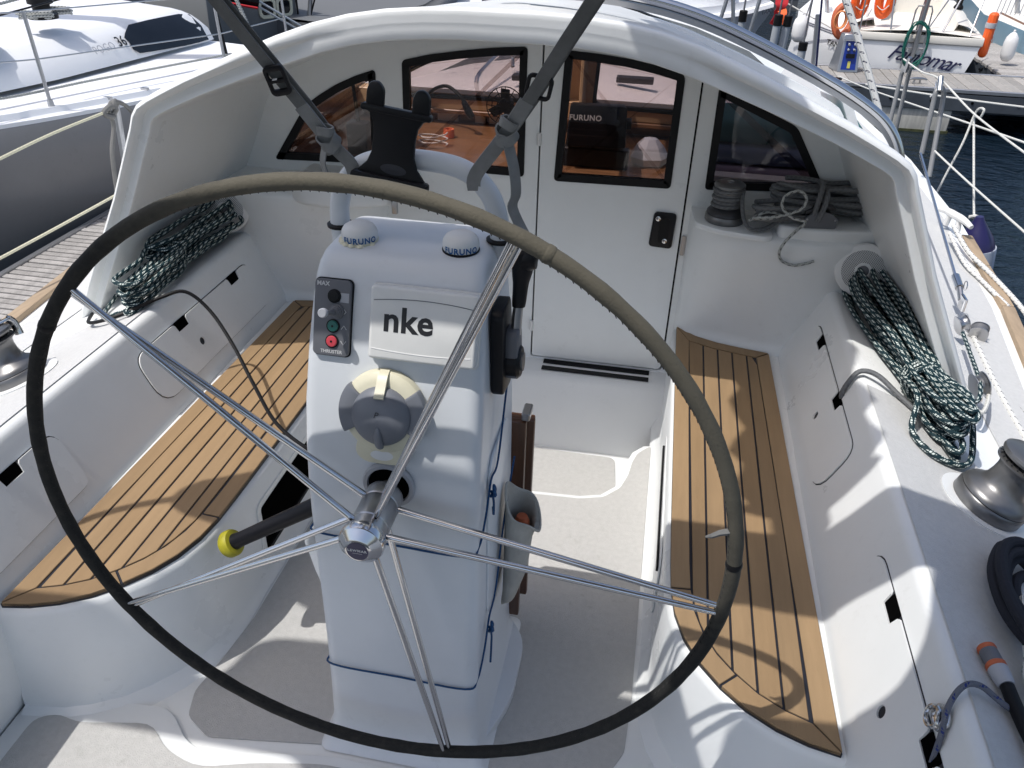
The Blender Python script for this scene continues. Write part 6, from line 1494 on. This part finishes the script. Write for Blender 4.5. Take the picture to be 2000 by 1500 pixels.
# --- grey poles with black caps on the pontoon's near edge
def pole(px, ptop, y, r, lab, lean=0.0):
    b = V((0, 0, 0))
    t = V(ptop); base = V((t.x + lean, y, -.72))
    o = thing('mooring_pole', base, lab, 'pole', 'grey poles with black caps')
    d = (t - base)
    obj('shaft', tube([base, base + d * .93], r, 14), M['poleg'], o)
    obj('cap', tube([base + d * .90, base + d * .995, t], [r * 1.10, r * 1.10, r * .95], 14), M['black'], o)
    obj('rod', tube([t - d * .02, t + d * .9], .011, 6), M['grey'], o)
M['poleg'] = mat('pole_grey', (.36, .385, .41), .45, var=.04, vscale=6)
pole(0, (1.173, 9.450, 0.475), 9.45, .042, 'leftmost grey pole with black cap, standing by itself')
pole(0, (1.566, 9.420, 0.456), 9.42, .043, 'left of the twin grey poles under the orange strap', -.03)
pole(0, (1.681, 9.480, 0.443), 9.48, .043, 'right of the twin grey poles under the orange strap', -.03)
pole(0, (1.895, 9.440, 0.178), 9.44, .046, 'shortest grey pole with black cap, rightmost of them')
obj('steel_post', tube([(2.125, 9.900, -0.222), (2.052, 9.900, 0.416)], .024, 12), M['alu'], label='plain steel post between the poles and the blue pedestal', cat='post')
obj('blue_post_line', tube([(2.083, 9.300, -0.192), (1.963, 9.300, 0.740)], .012, 8), M['navy'], label='dark blue rope running up beside the steel post', cat='rope')
for a, b, n in (((1.321, 9.200, 0.721), (1.251, 9.200, 0.246), 'leaning silver pole left of the capped poles'), ((1.013, 9.200, 0.656), (1.074, 9.200, 0.290), 'upright silver tube left of the first capped pole'), ((0.909, 9.200, 0.362), (0.965, 9.200, 0.679), 'silver tube slanting above the roof rail')):
    obj('silver_tube', tube([a, b], .022, 10), M['alu'], label=n, cat='tube')
obj('blue_mat', box(tuple(V((1.985, 10.114, -0.200)) + V((0, 0, -.02))), (.42, .14, .04)), M['blue'], label='blue and white roll lying at the foot of the grey poles', cat='roll', bev=(.012, 2))
cleat_ = lambda c, n, mt, lab, h=0: None
def cleat(c, ang, lab, mt, k=1.0):
    o = thing('cleat', c, lab, 'cleat')
    m = Matrix.Translation(V(c)) @ Matrix.Rotation(R(ang), 4, 'Z') @ Matrix.Diagonal((k, k, k, 1))
    obj('horn', xf(tube(spline([(-.11, 0, .045), (-.06, 0, .055), (0, 0, .056), (.06, 0, .055), (.11, 0, .045)], 4), [.010, .011, .012, .013, .014, .015, .016, .016, .016, .016, .016, .015, .014, .013, .012, .011, .010], 10), m), mt, o)
    for x in (-.03, .03): obj('leg', xf(tube([(x * 1.3, 0, 0), (x, 0, .05)], .012, 8), m), mt, o)
    return o
cleat((2.301, 9.428, -0.250), 20, 'black mooring cleat on the main pontoon below the blue pedestal', M['black'])
cleat((3.304, 9.741, -0.250), 10, 'steel mooring cleat with white rope on the main pontoon below the script name', M['steel2'])
cleat((4.285, 10.734, -0.250), 60, 'black mooring cleat on the pontoon near the orange horseshoe buoy', M['black'])

# ================================================================== starboard rail and side-deck gear of the yacht
def ub(pts, r): return tube(spline(pts, 6), r, 12)
sx = 1.84
gt = thing('gate_stanchion', (1.84, 4.38, .43), 'grey U-shaped gate stanchion nearer the script-named boat', 'stanchion', 'grey U-shaped stanchions')
obj('tube', ub([(1.820, 4.509, 0.437), (1.820, 4.549, 0.744), (1.820, 4.541, 0.805), (1.840, 4.548, 0.835), (1.860, 4.551, 0.818), (1.880, 4.619, 0.718), (1.900, 4.637, 0.366)], .0125), M['stan'], gt)
obj('top_fitting', tube([(1.830, 4.523, 0.809), (1.830, 4.495, 0.896)], .013, 10), M['steel2'], gt)
gt2 = thing('gate_stanchion', (1.84, 3.5, .43), 'grey U-shaped gate stanchion nearer the hood, tied with white lifeline', 'stanchion', 'grey U-shaped stanchions')
obj('tube', ub([(1.800, 3.642, 0.563), (1.800, 3.694, 0.804), (1.800, 3.705, 0.866), (1.820, 3.731, 0.887), (1.840, 3.720, 0.870), (1.850, 3.712, 0.803), (1.850, 3.570, 0.465)], .0125), M['stan'], gt2)
obj('top_fitting', tube([(1.800, 3.651, 0.883), (1.800, 3.695, 0.944)], .014, 10), M['steel2'], gt2)
obj('pelican_hook', tube(spline([(1.800, 3.690, 0.940), (1.800, 3.738, 0.910), (1.800, 3.722, 0.862), (1.800, 3.771, 0.830)], 4), .006, 8), M['steel'], gt2)
def rope(name, pts, r, m, lab, n=6):
    return obj(name, tube(spline(pts, n), r, 8), M[m], label=lab, cat='rope' if 'line' not in lab else 'line')
rope('lifeline', [(1.830, 4.637, 0.862), (1.820, 4.141, 0.883), (1.820, 3.749, 0.919), (1.900, 3.337, 0.846), (1.900, 2.537, 0.866)], .0048, 'rope_white', 'upper white lifeline over both gate stanchions')
rope('lifeline', [(1.840, 3.571, 0.600), (1.880, 3.098, 0.593), (1.880, 2.236, 0.641)], .0048, 'rope_white', 'lower white lifeline falling to the right of the gate stanchion')
rope('mooring_rope', [(1.900, 6.896, 0.308), (1.950, 5.850, 0.427), (2.100, 4.011, 0.653), (2.150, 3.198, 0.756)], .0055, 'rope_white', 'white mooring rope crossing behind the stanchions to the right edge')
rope('mooring_rope', [(2.557, 8.900, -0.134), (3.401, 8.800, -0.191), (4.255, 8.700, -0.226)], .012, 'rope_white', 'thick white mooring rope along the dark pontoon fascia')
rope('fender_rope', [(1.950, 3.705, 0.315), (1.980, 3.727, 0.440), (2.020, 3.748, 0.605), (2.050, 3.797, 0.744), (2.050, 3.754, 0.789), (2.050, 3.683, 0.798), (2.050, 3.705, 0.753), (2.050, 3.790, 0.738), (2.060, 3.750, 0.662), (2.080, 3.479, 0.363), (2.080, 3.416, 0.316)], .0058, 'rope_white', 'white rope of the navy fender looped over the lifeline')
fd = thing('fender', (2.1, 3.1, -.2), 'navy fender with faded blue-white cover hanging over the starboard side', 'fender')
fc = V((2.100, 3.341, 0.186))
fa = Matrix.Translation(fc) @ Matrix.Rotation(R(-8), 4, 'Y')
obj('fender_body', xf(lathe([(0.0, .165), (.018, .165), (.026, .145), (.052, .10), (.080, .055), (.095, .01), (.099, -.03), (.098, -.4)], 24), fa), M['navyp'], fd)
slv = mat('fender_sleeve', (.36, .40, .47), .95, spec=.1, bump=.6, bscale=80, var=.25, vscale=12, stretch=(3, 3, .6))
obj('sleeve', xf(lathe([(.098, .0), (.103, .002), (.105, -.01), (.105, -.1), (.102, -.42)], 24), fa), slv, fd)
kn = V((2.080, 3.431, 0.313))
obj('fender_knot', tube(spline([kn + V(p) for p in ((-.02, 0, 0), (0, -.015, .01), (.02, 0, .004), (.0, .012, -.008), (-.018, -.004, -.002), (.004, -.012, .012), (.012, .0, -.02), (.006, 0, -.05))], 4), .008, 8), M['rope_white'], fd)
cleat(tuple(V((1.766, 2.787, 0.470))), 112, 'white deck cleat on the starboard toe rail by the navy fender', M['white'], 1.05)
rope('flecked_rope', [(1.734, 2.680, 0.520), (1.756, 2.491, 0.480), (1.789, 2.310, 0.470), (1.813, 2.012, 0.470), (1.807, 1.825, 0.470)], .0095, 'rope_wb', 'white rope with blue flecks from the deck cleat along the toe rail')
rope('flecked_rope', [(1.713, 2.634, 0.500), (1.717, 2.370, 0.470), (1.749, 2.223, 0.460), (1.778, 2.002, 0.460)], .0085, 'rope_wb', 'second white flecked rope inside the first on the starboard deck')
rope('halyard', [(0.999, 2.350, 1.461), (1.124, 2.300, 1.235), (1.229, 2.250, 1.025)], .0125, 'rope_wb', 'thick white flecked rope running down behind the roof rail')
# shroud with bottle screw beside the wing
sd = thing('shroud', (1.52, 2.2, .48), 'steel shroud rod with bottle screw and split ring beside the starboard wing', 'shroud')
s_a, s_b = V((1.520, 2.262, 0.700)), V((1.520, 1.894, 0.606))
obj('rod', tube([s_a + (s_a - s_b) * 1.2, s_b], .0055, 8), M['steel'], sd)
obj('bottle_screw', tube([s_b, V((1.520, 1.825, 0.593))], .0145, 14), M['steel'], sd)
obj('toggle', tube([V((1.520, 1.825, 0.593)), V((1.520, 1.778, 0.570))], .010, 10), M['steel2'], sd)
rc = V((1.540, 1.832, 0.600))
obj('split_ring', tube([rc + V((0, .016 * math.cos(R(a)), .016 * math.sin(R(a)))) for a in range(0, 360, 24)], .0018, 6, closed=True), M['steel'], sd)
obj('chain_plate', box(tuple(V((1.520, 1.755, 0.568))), (.012, .05, .05)), M['steel'], sd, bev=(.003, 1))
# blocks on the deck
def block(c, r, lab, m, ax=(0.9, .2, .3)):
    o = thing('deck_block', c, lab, 'block', 'sheet blocks on the starboard deck')
    q = V(ax).normalized().to_track_quat('Z', 'Y').to_matrix().to_4x4(); q.translation = V(c)
    obj('sheave', xf(lathe([(r, -.012), (r * .8, -.004), (r * .8, .004), (r, .012), (0, .012)], 24), q), m, o)
    for z in (-.016, .013): obj('cheek', xf(prism(rrect(r * 2.0, r * 2.5, r * .9, 5, 0, -r * .15), z, z + .003), q), M['steel2'], o, bev=(.001, 1))
    obj('strap', xf(tube([(0, -r * 1.2, 0), (0, -r * 1.7, 0)], .008, 8), q), M['steel'], o)
block((1.408, 1.160, 0.585), .034, 'large steel sheet block at the foot of the starboard wing', M['winch'])
block((1.483, 1.607, 0.560), .026, 'small steel block just outboard of the starboard wing', M['steel2'])
block((1.575, 1.683, 0.500), .030, 'grey stand-up block on the open starboard deck', M['grey'], (.3, .9, .3))
rope('sheet_lead', [(1.337, 1.058, 0.600), (1.359, 1.037, 0.600), (1.384, 1.082, 0.600), (1.404, 1.169, 0.600), (1.445, 1.380, 0.570), (1.467, 1.538, 0.560)], .0065, 'rope_dark', 'navy flecked sheet passing round the large block')
rope('control_line', [(1.563, 1.692, 0.480), (1.547, 1.430, 0.480), (1.539, 1.249, 0.480), (1.537, 1.038, 0.480)], .0085, 'rope_wb', 'white line with dark flecks along the starboard deck past the blocks')
rope('control_line', [(1.560, 1.618, 0.470), (1.566, 1.404, 0.470), (1.589, 1.192, 0.470)], .004, 'rope_fleck', 'thin dark line beside the flecked deck line on the starboard side')
rope('shackle_loop', [(1.367, 1.038, 0.575), (1.388, 1.038, 0.570), (1.422, 1.111, 0.570), (1.454, 1.215, 0.570)], .006, 'rope_white', 'white soft loop holding the large sheet block')

# port side: stanchion, lifelines, deck lines, fender of the neighbour
rope('lifeline', [(-1.720, 1.252, 0.939), (-1.700, 1.540, 0.960), (-1.680, 1.840, 0.967)], .0055, 'rope_cream', 'upper cream lifeline on the port side ending at the black knot')
rope('lifeline', [(-1.750, 1.150, 0.625), (-1.720, 1.460, 0.637), (-1.700, 1.824, 0.646)], .0055, 'rope_cream', 'lower cream lifeline on the port side above the finger pontoon')
ps = thing('rail_post', (-1.70, 2.1, .40), 'grey rail post with black rope knot behind the port wing', 'stanchion')
obj('post', tube([(-1.690, 1.918, 0.974), (-1.690, 1.875, 0.537)], .014, 10), M['alu'], ps)
k0 = V((-1.680, 1.852, 0.965))
obj('knot', tube(spline([k0 + V((0, a, b)) + V((q, 0, 0)) for a, b, q in ((0, -.02, 0), (.03, 0, .012), (.0, .02, .012), (-.03, .0, 0), (0, -.02, .012), (.05, -.01, -.01), (.06, .02, .0), (.03, .03, .01), (.02, 0, .02))], 5), .010, 8), M['web2'], ps)
obj('knot_tail', tube(spline([k0, k0 + V((0, .01, -.06)), (-1.680, 1.815, 0.813), (-1.680, 1.790, 0.672)], 6), .0085, 8), M['web2'], ps)
obj('top_loop', tube(spline([k0, (-1.680, 1.883, 0.992), (-1.680, 1.950, 0.971), (-1.660, 1.977, 0.922), (-1.620, 1.937, 0.864)], 6), .0085, 8), M['web2'], ps)
fender((-3.364, 4.000, -0.119), .05, .30, M['white'], 'white fender hanging on the grey yacht behind the port wing')
rope('port_line', [(-1.409, 0.659, 0.470), (-1.431, 0.956, 0.470), (-1.460, 1.327, 0.470)], .009, 'rope_green', 'white and green flecked line on the port deck by the winch')
rope('port_line', [(-1.518, 0.879, 0.460), (-1.540, 1.136, 0.460), (-1.564, 1.434, 0.460)], .007, 'rope_fleck', 'pale flecked line on the port toe rail')
rope('port_line', [(-1.366, 0.712, 0.470), (-1.394, 0.955, 0.470), (-1.429, 1.250, 0.470)], .004, 'rope_bluegrey', 'thin blue-grey line on the port deck')

# things inside the cabin
fz = thing('display_unit', (0.165, 2.44, .75), 'black marine display unit with grey lettering behind the door window', 'display')
fzm = frame((0.165, 2.30, .93), (1, .10, 0), (0, .12, 1))
obj('case', xf(prism(roundpoly([(-.118, -.082), (.125, -.082), (.118, .078), (-.108, .078)], .012, 3), -.10, 0), fzm), M['bplast'], fz, bev=(.006, 2))
obj('bracket', box((0.165, 2.36, .79), (.28, .06, .08)), M['bplast'], fz, bev=(.005, 1))
for x in (-.13, .13): obj('bracket_knob', xf(lathe([(.022, -.01), (.022, .012), (0, .014)], 12), fzm @ Matrix.Translation((x, .01, -.05)) @ Matrix.Rotation(R(90), 4, 'Y')), M['bplast'], fz)
text('lettering', 'FURUNO', .030, M['letterw'], fz, fzm @ Matrix.Translation((-.045, .030, .001)), extrude=.0003, offset=.0006, space=1.1)
tp_ = thing('tape_roll', (-0.521, 2.594, 0.755), 'small orange tape roll standing on the wooden counter', 'tape')
obj('roll', lathe([(.016, 0), (.024, 0), (.025, .004), (.025, .034), (.024, .038), (.016, .038), (.016, 0)], 24, Matrix.Translation(V((-0.525, 2.607, 0.751)))), M['tape'], tp_)
wc = V((-0.561, 2.458, 0.757))
obj('white_cable', tube(spline([wc + V((.06 * math.cos(a) * (1 + .2 * math.sin(3 * a)), .045 * math.sin(a), .002 * i)) for i, a in enumerate([R(30 * k) for k in range(26)])], 3), .0032, 6), M['white'], label='white coiled charging cable on the wooden counter', cat='cable')
ln = thing('reading_lamp', (-.56, 2.84, .82), 'curved black goose-neck reading lamp above the wooden counter', 'lamp')
obj('neck', tube(spline([(-.72, 2.84, .80), (-.66, 2.80, .90), (-.57, 2.74, .945), (-.50, 2.70, .92), (-.46, 2.68, .875)], 6), .008, 8), M['bplast'], ln)
obj('lamp_head', tube([(-.475, 2.685, .895), (-.45, 2.675, .855), (-.43, 2.67, .83)], [.012, .018, .014], 12), M['bplast'], ln)
fn = thing('cabin_fan', (-.30, 2.72, .76), 'black wire-cage cabin fan beside the goose-neck lamp', 'fan')
fcn = V((-.285, 2.70, .885))
for rr_ in (.085, .06, .035): obj('cage_ring', tube([fcn + V((rr_ * math.cos(R(a)), -.02 + .2 * rr_, rr_ * math.sin(R(a)))) for a in range(0, 360, 15)], .0025, 5, closed=True), M['black'], fn)
for a in range(0, 360, 30): obj('cage_wire', tube([fcn + V((.02 * math.cos(R(a)), -.02, .02 * math.sin(R(a)))), fcn + V((.085 * math.cos(R(a)), 0, .085 * math.sin(R(a))))], .002, 5), M['black'], fn)
obj('motor', xf(lathe([(.03, 0), (.035, .02), (.03, .06), (0, .065)], 16), frame(fcn, (1, 0, 0), (0, 0, 1)) @ Matrix.Rotation(math.pi, 4, 'X')), M['black'], fn)
for a in (90, 210, 330): obj('fan_blade', ribbon([fcn + V((.02 * math.cos(R(a)), 0, .02 * math.sin(R(a)))), fcn + V((.075 * math.cos(R(a)), 0, .075 * math.sin(R(a))))], .05, (-math.sin(R(a)), .5, math.cos(R(a))), .002), M['black'], fn)
obj('fan_stem', tube([fcn + V((0, .03, -.03)), fcn + V((0, .03, -.135))], .008, 8), M['black'], fn)
pl_ = thing('plastic_bag', (.36, 2.5, .75), 'clear crumpled plastic bag beside the black display unit', 'bag')
obj('film', xf(lathe([(.0, .0), (.075, .0), (.085, .03), (.06, .07), (.03, .10), (.0, .105)], 7), Matrix.Translation((.385, 2.46, .755))), mat('clear_film', (.55, .57, .62), .15), pl_, smooth=None)
bk = thing('book_stack', (-.62, 2.86, .75), 'pale papers standing at the back of the counter under the windscreen', 'papers')
for k, (x, w, h) in enumerate(((-.60, .10, .06), (-.44, .05, .075), (-.36, .07, .05))): obj('paper', box((x, 2.885, .752 + h / 2), (w, .02, h)), M['white'], bk)
rd = thing('vhf_handset', (-.82, 2.35, .76), 'black handset with white cord in the port window corner', 'handset')
obj('cradle', box((-.80, 2.20, .83), (.09, .07, .15)), M['black'], rd, bev=(.01, 2)); obj('antenna_stub', tube([(-.80, 2.20, .90), (-.815, 2.20, 1.10)], .008, 8), M['black'], rd)
obj('headphone', xf(lathe([(.0, -.03), (.06, -.02), (.07, 0), (.06, .02), (0, .03)], 16), Matrix.Translation((-.72, 2.42, .91))), M['black'], rd)
obj('cord', tube(spline([(-.86, 2.3, .87), (-.80, 2.28, .88), (-.72, 2.30, .87), (-.70, 2.36, .87), (-.78, 2.40, .86)], 6), .005, 6), M['white'], rd)
bx = thing('chart_box', (.80, 2.35, .75), 'white paper box behind the starboard corner window', 'box')
obj('carton', box((.80, 2.12, .795), (.40, .06, .085)), M['white'], bx, bev=(.003, 1))
tl_ = thing('teal_cushion', (.82, 2.6, .75), 'teal cushion and folded blue cloth behind the starboard corner window', 'cushion')
obj('cushion', xf(prism(rrect(.62, .3, .08, 5), .93, 1.02), Matrix.Translation((.86, 2.34, 0))), paint('teal_cloth', (.03, .12, .13), .8), tl_, bev=(.03, 3))
obj('cloth', xf(prism(rrect(.62, .32, .05, 5), .86, .925), Matrix.Translation((.86, 2.33, 0))), paint('blue_cloth', (.06, .08, .16), .9), tl_, bev=(.02, 3))
obj('lower_cloth', xf(prism(rrect(.62, .34, .05, 5), .752, .855), Matrix.Translation((.86, 2.33, 0))), paint('lilac_cloth', (.25, .22, .30), .9), tl_, bev=(.02, 3))
# quay beyond everything, closing the harbour
obj('quay_wall', box((0, 62, .4), (260, 2, 2.6)), M['concrete'], kind='structure')
obj('quay_land', box((0, 210, 1.55), (900, 296, .3)), M['concrete'], kind='structure')
